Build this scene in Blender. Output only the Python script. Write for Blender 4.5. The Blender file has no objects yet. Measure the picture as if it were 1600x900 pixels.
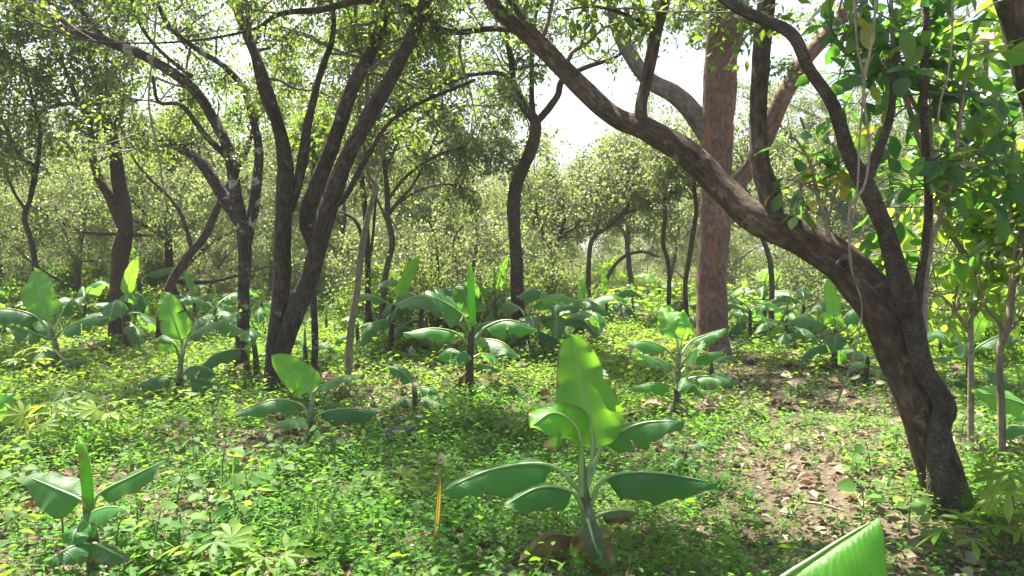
import bpy, math, random
import numpy as np
from mathutils import Vector

# ------------------------------------------------------------------ camera, sky, sun, exposure
SC = bpy.context.scene
COL = SC.collection
W0, H0, F = 1600.0, 900.0, 1155.0          # photograph size and focal length in its pixels
CAMZ, PITCH = 1.6, math.radians(2.48)
cam = bpy.data.cameras.new('camera'); camo = bpy.data.objects.new('camera', cam); COL.objects.link(camo)
cam.sensor_width = 36.0; cam.lens = 36.0 * F / W0; cam.clip_start = 0.05; cam.clip_end = 2000
camo.location = (0, 0, CAMZ); camo.rotation_euler = (math.pi / 2 - PITCH, 0, 0)
SC.camera = camo
SUN_EL, SUN_AZ = math.radians(60), math.radians(-25)     # azimuth from +Y (ahead) towards +X
world = bpy.data.worlds.new('World'); SC.world = world; world.use_nodes = True
wn = world.node_tree.nodes; bg = wn['Background']
sky = wn.new('ShaderNodeTexSky'); sky.sky_type = 'NISHITA'; sky.sun_disc = False
sky.sun_elevation = SUN_EL; sky.sun_rotation = SUN_AZ; sky.air_density = 1.0; sky.dust_density = 4.0; sky.ozone_density = 0.6
world.node_tree.links.new(sky.outputs[0], bg.inputs[0]); bg.inputs[1].default_value = 0.065
sl = bpy.data.lights.new('sun', 'SUN'); sl.energy = 5.0; sl.angle = math.radians(0.6); sl.color = (1.0, 0.93, 0.78)
so = bpy.data.objects.new('sun', sl); COL.objects.link(so)
sd = Vector((math.cos(SUN_EL) * math.sin(SUN_AZ), math.cos(SUN_EL) * math.cos(SUN_AZ), math.sin(SUN_EL)))
so.rotation_euler = sd.to_track_quat('Z', 'Y').to_euler(); so.location = (0, 0, 30)
SC.view_settings.view_transform = 'Standard'; SC.view_settings.look = 'None'
SC.view_settings.exposure = 2.3; SC.view_settings.gamma = 1.0
cy = SC.cycles
cy.max_bounces = 7; cy.diffuse_bounces = 4; cy.glossy_bounces = 2; cy.transmission_bounces = 5; cy.volume_bounces = 0
cy.sample_clamp_indirect = 6.0; cy.use_denoising = True; cy.caustics_reflective = False; cy.caustics_refractive = False
try: cy.denoiser = 'OPENIMAGEDENOISE'
except Exception: pass

# ------------------------------------------------------------------ positions
def height(x, y):
    return (0.05 * np.sin(0.55 * x + 1.3) * np.cos(0.43 * y + 0.4) + 0.03 * np.sin(1.3 * x + 0.8 * y)
            + 0.02 * np.sin(2.9 * x - 1.7 * y + 2.0) + 0.05 * np.sin(0.11 * x) * np.sin(0.13 * y))
def ray(px, py):
    u, v = (px - 800.0) / F, -(py - 450.0) / F
    return np.array([u, math.cos(PITCH) + v * math.sin(PITCH), -math.sin(PITCH) + v * math.cos(PITCH)])
def P(px, py, d):                       # the point at distance d ahead that the photo's pixel points to
    r = ray(px, py); return np.array([0, 0, CAMZ]) + r * (d / r[1])
def G(px, py):                          # the point of the ground under a pixel
    r = ray(px, py); t = 1.0; z = 0.0
    for _ in range(8):
        t = (z - CAMZ) / r[2]; z = float(height(r[0] * t, r[1] * t))
    return np.array([r[0] * t, r[1] * t, z])
def project(p):                         # world to photo pixel (arrays)
    p = np.asarray(p, float); x, y, z = p[..., 0], p[..., 1], p[..., 2] - CAMZ
    dep = y * math.cos(PITCH) - z * math.sin(PITCH); up = y * math.sin(PITCH) + z * math.cos(PITCH)
    return 800 + F * x / dep, 450 - F * up / dep

# ------------------------------------------------------------------ objects and meshes
def tag(o, label=None, cat=None, group=None, kind=None):
    for k, v in (('label', label), ('category', cat), ('group', group), ('kind', kind)):
        if v: o[k] = v
    return o
def thing(name, label, cat, loc=(0, 0, 0), group=None):
    o = bpy.data.objects.new(name, None); COL.objects.link(o); o.location = [float(c) for c in loc]
    o.empty_display_size = 0.1
    return tag(o, label, cat, group)
def mesh_np(name, V, F4=None, F3=None, uv=None, rnd=None, smooth=True):
    V = np.asarray(V, np.float32); me = bpy.data.meshes.new(name)
    n4 = 0 if F4 is None else len(F4); n3 = 0 if F3 is None else len(F3)
    me.vertices.add(len(V)); me.vertices.foreach_set('co', V.ravel())
    loops = np.concatenate([a.ravel() for a in (F4, F3) if a is not None and len(a)]).astype(np.int32)
    me.loops.add(len(loops)); me.loops.foreach_set('vertex_index', loops)
    st = np.concatenate([np.arange(n4) * 4, n4 * 4 + np.arange(n3) * 3]).astype(np.int32)
    me.polygons.add(n4 + n3); me.polygons.foreach_set('loop_start', st)
    if smooth: me.polygons.foreach_set('use_smooth', np.ones(n4 + n3, bool))
    if uv is not None:
        l = me.uv_layers.new(name='UVMap'); l.data.foreach_set('uv', np.asarray(uv, np.float32)[loops].ravel())
    if rnd is not None:
        a = me.attributes.new('rnd', 'FLOAT', 'FACE'); a.data.foreach_set('value', np.asarray(rnd, np.float32))
    me.update(calc_edges=True); me.validate()
    return me
def obj(name, me, mat, parent=None, kind=None):
    o = bpy.data.objects.new(name, me); COL.objects.link(o)
    if mat is not None and len(me.materials) == 0: me.materials.append(mat)
    o.parent = parent
    if kind: o['kind'] = kind
    return o
def copy_tree(o, parent=None):
    c = o.copy(); COL.objects.link(c); c.parent = parent
    for ch in list(o.children): copy_tree(ch, c)
    return c
def unit(v): return v / (np.linalg.norm(v, axis=-1, keepdims=True) + 1e-9)
def catmull(pts, n):
    pts = np.asarray(pts, float); m = len(pts)
    if m == 2: return pts[0] + (pts[1] - pts[0]) * np.linspace(0, 1, n)[:, None]
    p = np.vstack([2 * pts[0] - pts[1], pts, 2 * pts[-1] - pts[-2]])
    t = np.linspace(0, m - 1, n); i = np.minimum(t.astype(int), m - 2); f = (t - i)[:, None]
    a, b, c, d = p[i], p[i + 1], p[i + 2], p[i + 3]
    return 0.5 * (2 * b + (c - a) * f + (2 * a - 5 * b + 4 * c - d) * f * f + (3 * b - a - 3 * c + d) * f ** 3)
def frames(C):
    T = unit(np.gradient(C, axis=0)); n = np.cross(T[0], [0.31, 0.87, 0.21]); n /= np.linalg.norm(n)
    N = [n]
    for i in range(1, len(C)):
        n = n - T[i] * n.dot(T[i]); n = n / (np.linalg.norm(n) + 1e-9); N.append(n)
    N = np.array(N); return T, N, np.cross(T, N)
def tube(pts, rad, sides=12, step=0.06, rough=0.06, wob=0.0, flare=0.0, flute=0.0, seed=0, cap=True):
    """a tapering, uneven limb through the points; returns verts, quads, uv, centre line, radii"""
    rng = np.random.default_rng(seed); pts = np.asarray(pts, float)
    Lg = np.linalg.norm(np.diff(pts, axis=0), axis=1).sum(); n = int(max(len(pts) * (3 if step < .15 else 2), min(160, Lg / step)))
    C = catmull(pts, n); R = np.maximum(catmull(np.asarray(rad, float)[:, None], n)[:, 0], min(rad) * 0.8)
    s = np.concatenate([[0], np.cumsum(np.linalg.norm(np.diff(C, axis=0), axis=1))])
    if wob:
        ph = rng.uniform(0, 6, 6)
        C = C + wob * np.stack([np.sin(s * 2.1 + ph[0]) + .5 * np.sin(s * 5.3 + ph[1]), np.sin(s * 1.7 + ph[2]) + .5 * np.sin(s * 4.7 + ph[3]), 0 * s], 1) * np.minimum(1, s / 0.5)[:, None]
    T, N, B = frames(C)
    th = np.linspace(0, 2 * math.pi, sides, endpoint=False)
    ph = rng.uniform(0, 6.28, 10)
    rr = np.ones((n, sides))
    for k, (fa, fs, am) in enumerate(((2, 3.1, 1.0), (3, 5.7, .8), (5, 9.0, .5), (1, 13., .5), (7, 4., .4))):
        rr += rough * am * np.sin(fa * th[None] + fs * s[:, None] + ph[k]) * np.sin(fs * .7 * s[:, None] + ph[k + 5])
    if flare: rr += flare * np.exp(-s / 0.22)[:, None] * (1 + 0.6 * np.cos(4 * th + ph[0])[None])
    if flute: rr += flute * np.cos(5 * th[None] + ph[1] + 0.6 * s[:, None]) + flute * .6 * np.cos(3 * th[None] + ph[2] - s[:, None])
    V = C[:, None] + (R[:, None] * rr)[..., None] * (np.cos(th)[None, :, None] * N[:, None] + np.sin(th)[None, :, None] * B[:, None])
    V = V.reshape(-1, 3)
    i, j = np.meshgrid(np.arange(n - 1), np.arange(sides), indexing='ij'); j2 = (j + 1) % sides
    Q = np.stack([i * sides + j, i * sides + j2, (i + 1) * sides + j2, (i + 1) * sides + j], -1).reshape(-1, 4)
    uv = np.stack([np.broadcast_to(th[None] * R.mean(), (n, sides)), np.broadcast_to(s[:, None], (n, sides))], -1).reshape(-1, 2)
    tri = None
    if cap:
        V = np.vstack([V, C[-1] + T[-1] * R[-1] * .6]); uv = np.vstack([uv, [0, s[-1]]]); k = np.arange(sides)
        tri = np.stack([(n - 1) * sides + k, (n - 1) * sides + (k + 1) % sides, np.full(sides, len(V) - 1)], 1)
    return V, Q, tri, uv, C, R
def thin_tubes(A, r0, r1, sides=3):
    """many thin twigs at once: A is (N, K, 3)"""
    N, K, _ = A.shape; T = unit(np.gradient(A, axis=1)); a = np.where(np.abs(T[..., 2:3]) > .9, [[[1., 0, 0]]], [[[0, 0, 1.]]])
    u = unit(np.cross(T, a)); v = np.cross(T, u); f = np.linspace(0, 1, K)[None, :]
    r = np.asarray(r0)[:, None] * (1 - f) + np.asarray(r1)[:, None] * f
    th = np.linspace(0, 2 * math.pi, sides, endpoint=False)
    V = A[:, :, None] + r[..., None, None] * (np.cos(th)[:, None] * u[:, :, None] + np.sin(th)[:, None] * v[:, :, None])
    n, k, s = np.meshgrid(np.arange(N), np.arange(K - 1), np.arange(sides), indexing='ij')
    b = (n * K + k) * sides; s2 = (s + 1) % sides
    Q = np.stack([b + s, b + s2, b + sides + s2, b + sides + s], -1).reshape(-1, 4)
    return V.reshape(-1, 3), Q
def stamp(tv, tf, pos, X, Y, Z, sc):
    """copies of a small template (tv verts, tf faces) at pos with axes X, Y, Z and sizes sc"""
    sc = np.asarray(sc, float).reshape(len(pos), -1, 1) if np.ndim(sc) else np.full((len(pos), 1, 1), sc)
    V = pos[:, None] + sc * (tv[None, :, 0:1] * X[:, None] + tv[None, :, 1:2] * Y[:, None] + tv[None, :, 2:3] * Z[:, None])
    Fc = tf[None] + (np.arange(len(pos)) * len(tv))[:, None, None]
    return V.reshape(-1, 3), Fc.reshape(-1, tf.shape[1])
LEAF2 = (np.array([[0, 0, 0], [.27, .42, .05], [0, 1, -.06], [-.27, .42, .05]]), np.array([[0, 1, 2], [0, 2, 3]]))
LEAF4 = (np.array([[0, 0, 0], [.24, .3, .05], [.22, .62, .03], [0, 1, -.1], [-.22, .62, .03], [-.24, .3, .05]]),
         np.array([[0, 1, 2, 3], [0, 3, 4, 5]]))
def rand_unit(rng, n):
    return unit(rng.normal(size=(n, 3)))
def scatter_leaves(rng, pos, dirs, size, tmpl=LEAF2, up=0.6):
    n = len(pos); Y = unit(dirs); nz = unit(rand_unit(rng, n) + np.array([0, 0, up])); X = unit(np.cross(Y, nz)); Z = np.cross(X, Y)
    return stamp(tmpl[0], tmpl[1], pos, X, Y, Z, size)

# ------------------------------------------------------------------ materials
def newmat(name):
    m = bpy.data.materials.new(name); m.use_nodes = True; nt = m.node_tree
    for n in list(nt.nodes): nt.nodes.remove(n)
    return m, nt, nt.nodes.new('ShaderNodeOutputMaterial')
def N(nt, typ, **kw):
    n = nt.nodes.new('ShaderNode' + typ)
    for k, v in kw.items():
        if k.startswith('i_'):
            key = k[2:]; n.inputs[int(key) if key.isdigit() else key.replace('_', ' ')].default_value = v
        else: setattr(n, k, v)
    return n
def ramp(nt, fac, stops):
    r = N(nt, 'ValToRGB'); e = r.color_ramp.elements
    while len(e) < len(stops): e.new(0.5)
    for el, (p, c) in zip(e, stops): el.position = p; el.color = (*c, 1)
    nt.links.new(fac, r.inputs[0]); return r.outputs[0]
def leaf_mat(name, stops, tstops, source='rnd', tr=0.45, rough=0.42, spec=0.4, noise=14.0):
    m, nt, out = newmat(name); L = nt.links.new
    if source == 'rnd': fac = N(nt, 'Attribute', attribute_name='rnd').outputs['Fac']
    else: fac = N(nt, 'ObjectInfo').outputs['Random']
    nz = N(nt, 'TexNoise', i_Scale=noise, i_Detail=2.0); tc = N(nt, 'TexCoord'); L(tc.outputs['Object'], nz.inputs['Vector'])
    mx = N(nt, 'Math', operation='MULTIPLY_ADD'); L(nz.outputs[0], mx.inputs[0]); mx.inputs[1].default_value = 0.35
    ad = N(nt, 'Math', operation='SUBTRACT'); L(fac, ad.inputs[0]); ad.inputs[1].default_value = 0.175; L(ad.outputs[0], mx.inputs[2])
    c = ramp(nt, mx.outputs[0], stops); t = ramp(nt, mx.outputs[0], tstops)
    b = N(nt, 'BsdfPrincipled', i_Roughness=rough); b.inputs['Specular IOR Level'].default_value = spec; L(c, b.inputs['Base Color'])
    tl = N(nt, 'BsdfTranslucent'); L(t, tl.inputs[0]); ms = N(nt, 'MixShader'); ms.inputs[0].default_value = tr
    L(b.outputs[0], ms.inputs[1]); L(tl.outputs[0], ms.inputs[2]); L(ms.outputs[0], out.inputs[0]); return m
def banana_mat(name, c0, c1, tcol, rough=0.4, tr=0.42, dead=0.0, deadc=((.10, .045, .015), (.28, .16, .05))):
    m, nt, out = newmat(name); L = nt.links.new
    uv = N(nt, 'TexCoord'); sep = N(nt, 'SeparateXYZ'); L(uv.outputs['UV'], sep.inputs[0])
    wv = N(nt, 'TexWave', wave_type='BANDS', bands_direction='Y', i_Scale=46.0, i_Distortion=1.2, i_Detail=2.0); L(uv.outputs['UV'], wv.inputs[0])
    wv2 = N(nt, 'TexWave', wave_type='BANDS', bands_direction='Y', i_Scale=9.0, i_Distortion=4.0, i_Detail=3.0); L(uv.outputs['UV'], wv2.inputs[0])
    nz = N(nt, 'TexNoise', i_Scale=3.0, i_Detail=4.0); L(uv.outputs['Object'], nz.inputs[0])
    f = N(nt, 'Math', operation='MULTIPLY_ADD'); L(wv.outputs[0], f.inputs[0]); f.inputs[1].default_value = 0.2
    f2 = N(nt, 'Math', operation='MULTIPLY_ADD'); L(wv2.outputs[0], f2.inputs[0]); f2.inputs[1].default_value = 0.22; L(nz.outputs[0], f2.inputs[2])
    f3 = N(nt, 'Math', operation='SUBTRACT'); L(f2.outputs[0], f3.inputs[0]); f3.inputs[1].default_value = .08; L(f3.outputs[0], f.inputs[2])
    c = ramp(nt, f.outputs[0], ((.3, c0), (.85, c1)))
    oi = N(nt, 'ObjectInfo'); hs = N(nt, 'HueSaturation'); L(c, hs.inputs['Color'])
    vr = N(nt, 'MapRange', i_3=0.75, i_4=1.3); L(oi.outputs['Random'], vr.inputs[0]); L(vr.outputs[0], hs.inputs['Value'])
    col = hs.outputs[0]
    tm = N(nt, 'MixRGB', blend_type='MULTIPLY'); tm.inputs[0].default_value = 0.55; tm.inputs[1].default_value = (*tcol, 1)
    tw = ramp(nt, wv.outputs[0], ((0, (.7, .74, .6)), (1, (1, 1, 1)))); L(tw, tm.inputs[2]); tcl = tm.outputs[0]
    if True:                             # dry brown edges and dead patches
        ed = N(nt, 'Math', operation='SUBTRACT'); L(sep.outputs[0], ed.inputs[0]); ed.inputs[1].default_value = .5
        ab = N(nt, 'Math', operation='ABSOLUTE'); L(ed.outputs[0], ab.inputs[0])
        n2 = N(nt, 'TexNoise', i_Scale=6.0, i_Detail=5.0); L(uv.outputs['Object'], n2.inputs[0])
        sm = N(nt, 'Math', operation='MULTIPLY_ADD'); L(n2.outputs[0], sm.inputs[0]); sm.inputs[1].default_value = .3; L(ab.outputs[0], sm.inputs[2])
        lo = .60 - dead * .55
        k = ramp(nt, sm.outputs[0], ((lo, (0, 0, 0)), (lo + .06 + dead * .1, (1, 1, 1))))
        dc = ramp(nt, n2.outputs[0], ((.35, deadc[0]), (.65, deadc[1])))
        for src, which in ((col, 0), (tcl, 1)):
            mm = N(nt, 'MixRGB'); L(k, mm.inputs[0]); L(src, mm.inputs[1]); L(dc, mm.inputs[2])
            if which == 0: col = mm.outputs[0]
            else: tcl = mm.outputs[0]
    bp = N(nt, 'Bump', i_Strength=0.25, i_Distance=0.003); L(wv.outputs[0], bp.inputs['Height'])
    bp2 = N(nt, 'Bump', i_Strength=0.2, i_Distance=0.008); L(wv2.outputs[0], bp2.inputs['Height']); L(bp.outputs[0], bp2.inputs['Normal'])
    b = N(nt, 'BsdfPrincipled', i_Roughness=rough); b.inputs['Specular IOR Level'].default_value = 0.38
    L(col, b.inputs['Base Color']); L(bp2.outputs[0], b.inputs['Normal'])
    tl = N(nt, 'BsdfTranslucent'); L(tcl, tl.inputs[0])
    ms = N(nt, 'MixShader'); ms.inputs[0].default_value = tr
    L(b.outputs[0], ms.inputs[1]); L(tl.outputs[0], ms.inputs[2]); L(ms.outputs[0], out.inputs[0]); return m
def bark_mat(name, dark, mid, light, scale=1.0, crack=0.0, lichen=None, lich_amt=0.55, stretch=5.0, lich_map=None):
    m, nt, out = newmat(name); L = nt.links.new
    tc = N(nt, 'TexCoord'); mp = N(nt, 'Mapping'); mp.inputs['Scale'].default_value = (scale * stretch, scale, 1); L(tc.outputs['UV'], mp.inputs[0])
    n1 = N(nt, 'TexNoise', i_Scale=9.0, i_Detail=8.0, i_Roughness=.68); L(mp.outputs[0], n1.inputs[0])
    n2 = N(nt, 'TexNoise', i_Scale=2.3, i_Detail=4.0); L(tc.outputs['Object'], n2.inputs[0])
    n3 = N(nt, 'TexNoise', i_Scale=38.0, i_Detail=4.0); L(tc.outputs['Object'], n3.inputs[0])
    mx = N(nt, 'Math', operation='MULTIPLY_ADD'); L(n2.outputs[0], mx.inputs[0]); mx.inputs[1].default_value = .5
    sb = N(nt, 'Math', operation='SUBTRACT'); L(n1.outputs[0], sb.inputs[0]); sb.inputs[1].default_value = .25; L(sb.outputs[0], mx.inputs[2])
    c = ramp(nt, mx.outputs[0], ((.3, dark), (.52, mid), (.75, light)))
    hgt = n1.outputs[0]
    if crack:
        m2 = N(nt, 'Mapping'); m2.inputs['Scale'].default_value = (80 * scale, 48 * scale, 1); L(tc.outputs['UV'], m2.inputs[0])
        ds = N(nt, 'TexNoise', i_Scale=12.0); L(tc.outputs['Object'], ds.inputs[0])
        av = N(nt, 'VectorMath', operation='MULTIPLY_ADD'); L(ds.outputs['Color'], av.inputs[0]); av.inputs[1].default_value = (1.6, 1.6, 1.6); L(m2.outputs[0], av.inputs[2])
        vo = N(nt, 'TexVoronoi', feature='DISTANCE_TO_EDGE', i_Scale=1.0); L(av.outputs[0], vo.inputs['Vector'])
        k = ramp(nt, vo.outputs['Distance'], ((.0, (.12, .12, .12)), (.2, (1, 1, 1))))
        mm = N(nt, 'MixRGB', blend_type='MULTIPLY'); mm.inputs[0].default_value = .8 * crack; L(c, mm.inputs[1]); L(k, mm.inputs[2]); c = mm.outputs[0]
        hm = N(nt, 'Math', operation='MULTIPLY_ADD'); L(n1.outputs[0], hm.inputs[0]); hm.inputs[1].default_value = .5; L(k, hm.inputs[2]); hgt = hm.outputs[0]
    if lichen:
        n4 = N(nt, 'TexNoise', i_Scale=6.0, i_Detail=7.0, i_Roughness=.7); L(tc.outputs['Object'], n4.inputs[0])
        if lich_map:
            m4 = N(nt, 'Mapping'); m4.inputs['Scale'].default_value = (lich_map[0], lich_map[1], 1); L(tc.outputs['UV'], m4.inputs[0]); L(m4.outputs[0], n4.inputs[0]); n4.inputs['Scale'].default_value = 1.0
        k = ramp(nt, n4.outputs[0], ((lich_amt, (0, 0, 0)), (lich_amt + .06, (1, 1, 1))))
        mm = N(nt, 'MixRGB'); L(k, mm.inputs[0]); L(c, mm.inputs[1]); mm.inputs[2].default_value = (*lichen, 1); c = mm.outputs[0]
    b1 = N(nt, 'Bump', i_Strength=0.9, i_Distance=0.022 if not crack else .014); L(hgt, b1.inputs['Height'])
    b2 = N(nt, 'Bump', i_Strength=0.5, i_Distance=0.006); L(n3.outputs[0], b2.inputs['Height']); L(b1.outputs[0], b2.inputs['Normal'])
    b = N(nt, 'BsdfPrincipled', i_Roughness=.85); b.inputs['Specular IOR Level'].default_value = .2
    L(c, b.inputs['Base Color']); L(b2.outputs[0], b.inputs['Normal']); L(b.outputs[0], out.inputs[0]); return m
def plain_mat(name, stops, scale=12.0, rough=.8, bump=.4, coord='Object'):
    m, nt, out = newmat(name); L = nt.links.new
    tc = N(nt, 'TexCoord'); n1 = N(nt, 'TexNoise', i_Scale=scale, i_Detail=6.0); L(tc.outputs[coord], n1.inputs[0])
    c = ramp(nt, n1.outputs[0], stops); b = N(nt, 'BsdfPrincipled', i_Roughness=rough); L(c, b.inputs['Base Color'])
    bp = N(nt, 'Bump', i_Strength=bump, i_Distance=.01); L(n1.outputs[0], bp.inputs['Height']); L(bp.outputs[0], b.inputs['Normal'])
    L(b.outputs[0], out.inputs[0]); return m

M = {}
M['canopy'] = leaf_mat('canopy_leaf', ((0, (.028, .058, .016)), (.5, (.05, .088, .02)), (1, (.10, .13, .028))), ((0, (.12, .25, .03)), (.5, (.23, .37, .04)), (1, (.36, .48, .06))), tr=.48, spec=.5)
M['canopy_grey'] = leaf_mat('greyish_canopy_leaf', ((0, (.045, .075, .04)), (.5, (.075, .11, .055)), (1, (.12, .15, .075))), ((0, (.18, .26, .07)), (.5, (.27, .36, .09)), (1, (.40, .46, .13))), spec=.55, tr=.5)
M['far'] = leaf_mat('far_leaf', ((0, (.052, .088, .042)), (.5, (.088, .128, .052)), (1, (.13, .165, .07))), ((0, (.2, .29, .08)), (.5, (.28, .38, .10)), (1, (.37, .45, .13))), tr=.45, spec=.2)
M['herb'] = leaf_mat('herb_leaf', ((0, (.022, .085, .012)), (.5, (.05, .15, .018)), (1, (.075, .18, .025))), ((0, (.10, .34, .02)), (.5, (.20, .50, .03)), (1, (.32, .57, .04))), tr=.45, noise=5, rough=.6, spec=.18)
M['herb_yellow'] = leaf_mat('yellowish_herb_leaf', ((0, (.04, .10, .012)), (.5, (.09, .17, .02)), (1, (.12, .19, .03))), ((0, (.18, .42, .02)), (.5, (.30, .54, .03)), (1, (.42, .56, .05))), tr=.48, noise=5, rough=.6, spec=.18)
M['big'] = leaf_mat('broad_leaf', ((0, (.022, .065, .02)), (.55, (.04, .10, .024)), (.9, (.07, .13, .025)), (1, (.32, .30, .03))), ((0, (.10, .30, .03)), (.55, (.20, .46, .04)), (.9, (.36, .55, .05)), (1, (.75, .62, .05))), source='obj', tr=.5, rough=.3, spec=.6, noise=9)
M['big_backlit'] = leaf_mat('backlit_broad_leaf', ((0, (.04, .11, .022)), (1, (.11, .19, .03))), ((0, (.28, .58, .04)), (1, (.55, .72, .06))), source='obj', tr=.55, rough=.35, noise=9)  # brighter copy of the broad leaf, back-lighting painted into its colours
M['yellow'] = leaf_mat('yellow_leaf', ((0, (.38, .27, .03)), (1, (.46, .36, .05))), ((0, (.65, .48, .05)), (1, (.75, .6, .08))), source='obj')
M['seedling'] = leaf_mat('seedling_leaf', ((0, (.045, .12, .03)), (1, (.10, .19, .045))), ((0, (.2, .46, .05)), (1, (.36, .58, .08))), source='obj', tr=.42, rough=.6, spec=.2, noise=9)
M['cassava'] = leaf_mat('cassava_leaf', ((0, (.06, .15, .02)), (1, (.15, .24, .03))), ((0, (.3, .55, .05)), (1, (.55, .68, .06))), source='obj', tr=.5, noise=9, rough=.55, spec=.25)
M['grass'] = leaf_mat('grass_blade', ((0, (.04, .11, .02)), (1, (.10, .19, .04))), ((0, (.15, .36, .04)), (1, (.34, .5, .08))))
M['straw'] = leaf_mat('dry_grass', ((0, (.22, .19, .09)), (1, (.36, .32, .16))), ((0, (.3, .28, .12)), (1, (.48, .42, .2))))
M['litter'] = leaf_mat('dead_leaf', ((0, (.09, .06, .035)), (.5, (.19, .14, .09)), (1, (.40, .34, .26))), ((0, (.12, .06, .03)), (1, (.3, .2, .1))), tr=.15, rough=.7, spec=.25)
M['banana'] = banana_mat('banana_blade', (.022, .105, .026), (.058, .17, .05), (.22, .56, .05))
M['banana_young'] = banana_mat('young_banana_blade', (.06, .26, .025), (.13, .36, .04), (.33, .73, .05), tr=.46)
M['banana_mid'] = banana_mat('fresh_banana_blade', (.045, .17, .022), (.09, .25, .035), (.28, .60, .04), tr=.45)
M['banana_dying'] = banana_mat('dying_banana_blade', (.05, .10, .04), (.17, .19, .09), (.24, .26, .08), dead=.45, rough=.55, tr=.25, deadc=((.12, .05, .015), (.34, .2, .07)))
M['banana_dead'] = banana_mat('withered_banana_blade', (.03, .07, .025), (.12, .12, .05), (.2, .16, .05), dead=.72, rough=.6, tr=.25)
M['banana_old'] = banana_mat('ageing_banana_blade', (.03, .095, .035), (.08, .15, .05), (.22, .42, .06), dead=.12)
M['midrib'] = plain_mat('banana_midrib', ((.3, (.16, .27, .08)), (.7, (.32, .42, .17))), 8, .4, .15)
M['midrib_dead'] = plain_mat('withered_midrib', ((.3, (.12, .07, .02)), (.7, (.30, .20, .07))), 8, .6, .2)
M['stem'] = plain_mat('banana_stem_sheath', ((.35, (.035, .03, .022)), (.5, (.10, .12, .06)), (.65, (.20, .27, .13))), 7, .45, .3)
M['stem_dark'] = plain_mat('dark_banana_stem', ((.35, (.03, .018, .014)), (.6, (.07, .04, .03)), (.8, (.12, .10, .05))), 9, .55, .4)
M['twig'] = plain_mat('twig_bark', ((.3, (.09, .07, .055)), (.7, (.24, .2, .16))), 20)
M['green_stem'] = plain_mat('green_plant_stem', ((.3, (.07, .12, .03)), (.7, (.16, .2, .06))), 10, .6)
M['red_stem'] = plain_mat('reddish_plant_stem', ((.3, (.16, .05, .035)), (.7, (.28, .13, .07))), 10, .6)
M['liana'] = plain_mat('liana_bark', ((.3, (.14, .11, .08)), (.7, (.32, .27, .2))), 20)
M['dark_bark'] = bark_mat('dark_brown_bark', (.018, .012, .009), (.055, .039, .029), (.15, .115, .09), lichen=(.24, .23, .19), lich_amt=.62)
M['brown_bark'] = bark_mat('brown_bark', (.02, .012, .008), (.065, .04, .027), (.145, .10, .07), lichen=(.20, .19, .13), lich_amt=.66)
M['lichen_bark'] = bark_mat('lichen_patched_bark', (.017, .012, .009), (.052, .037, .028), (.14, .112, .09), lichen=(.30, .32, .27), lich_amt=.55)
M['lean_bark'] = bark_mat('grey_brown_bark', (.02, .014, .0095), (.075, .053, .037), (.19, .148, .108), lichen=(.19, .165, .11), lich_amt=.60, stretch=4)
M['red_bark'] = bark_mat('red_flaking_bark', (.075, .04, .031), (.17, .098, .076), (.29, .21, .178), lichen=(.27, .105, .052), lich_amt=.55, stretch=2.5, lich_map=(7, .9))
M['grey_limb'] = bark_mat('pinkish_grey_bark', (.07, .052, .045), (.16, .125, .108), (.28, .235, .21), stretch=2.5)
M['cracked'] = bark_mat('cracked_block_bark', (.05, .038, .028), (.11, .086, .065), (.21, .168, .13), crack=.65, stretch=2)
M['pale_bark'] = bark_mat('pale_smooth_bark', (.12, .095, .065), (.23, .19, .13), (.34, .29, .21), lichen=(.42, .40, .32), lich_amt=.6)
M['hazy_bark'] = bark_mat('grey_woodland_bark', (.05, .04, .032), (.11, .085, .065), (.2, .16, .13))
M['log'] = bark_mat('weathered_grey_wood', (.035, .03, .028), (.13, .12, .115), (.30, .29, .28), stretch=9)

# ------------------------------------------------------------------ the ground
def soil_mat():
    m, nt, out = newmat('leaf_littered_soil'); L = nt.links.new
    tc = N(nt, 'TexCoord'); n1 = N(nt, 'TexNoise', i_Scale=1.1, i_Detail=8.0, i_Roughness=.65); L(tc.outputs['Object'], n1.inputs[0])
    n2 = N(nt, 'TexNoise', i_Scale=22.0, i_Detail=8.0, i_Roughness=.7); L(tc.outputs['Object'], n2.inputs[0])
    vo = N(nt, 'TexVoronoi', i_Scale=26.0); L(tc.outputs['Object'], vo.inputs['Vector'])
    a = ramp(nt, n1.outputs[0], ((.3, (.055, .045, .034)), (.5, (.105, .086, .065)), (.7, (.165, .138, .108))))
    b_ = ramp(nt, vo.outputs['Color'], ((.2, (.6, .55, .52)), (.8, (1.35, 1.25, 1.1))))
    mm = N(nt, 'MixRGB', blend_type='MULTIPLY'); mm.inputs[0].default_value = .6; L(a, mm.inputs[1]); L(b_, mm.inputs[2])
    ad = N(nt, 'Math', operation='ADD'); L(n2.outputs[0], ad.inputs[0]); L(vo.outputs['Distance'], ad.inputs[1])
    bp = N(nt, 'Bump', i_Strength=.9, i_Distance=.03); L(ad.outputs[0], bp.inputs['Height'])
    b = N(nt, 'BsdfPrincipled', i_Roughness=.95); b.inputs['Specular IOR Level'].default_value = .15
    L(mm.outputs[0], b.inputs['Base Color']); L(bp.outputs[0], b.inputs['Normal']); L(b.outputs[0], out.inputs[0]); return m
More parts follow.
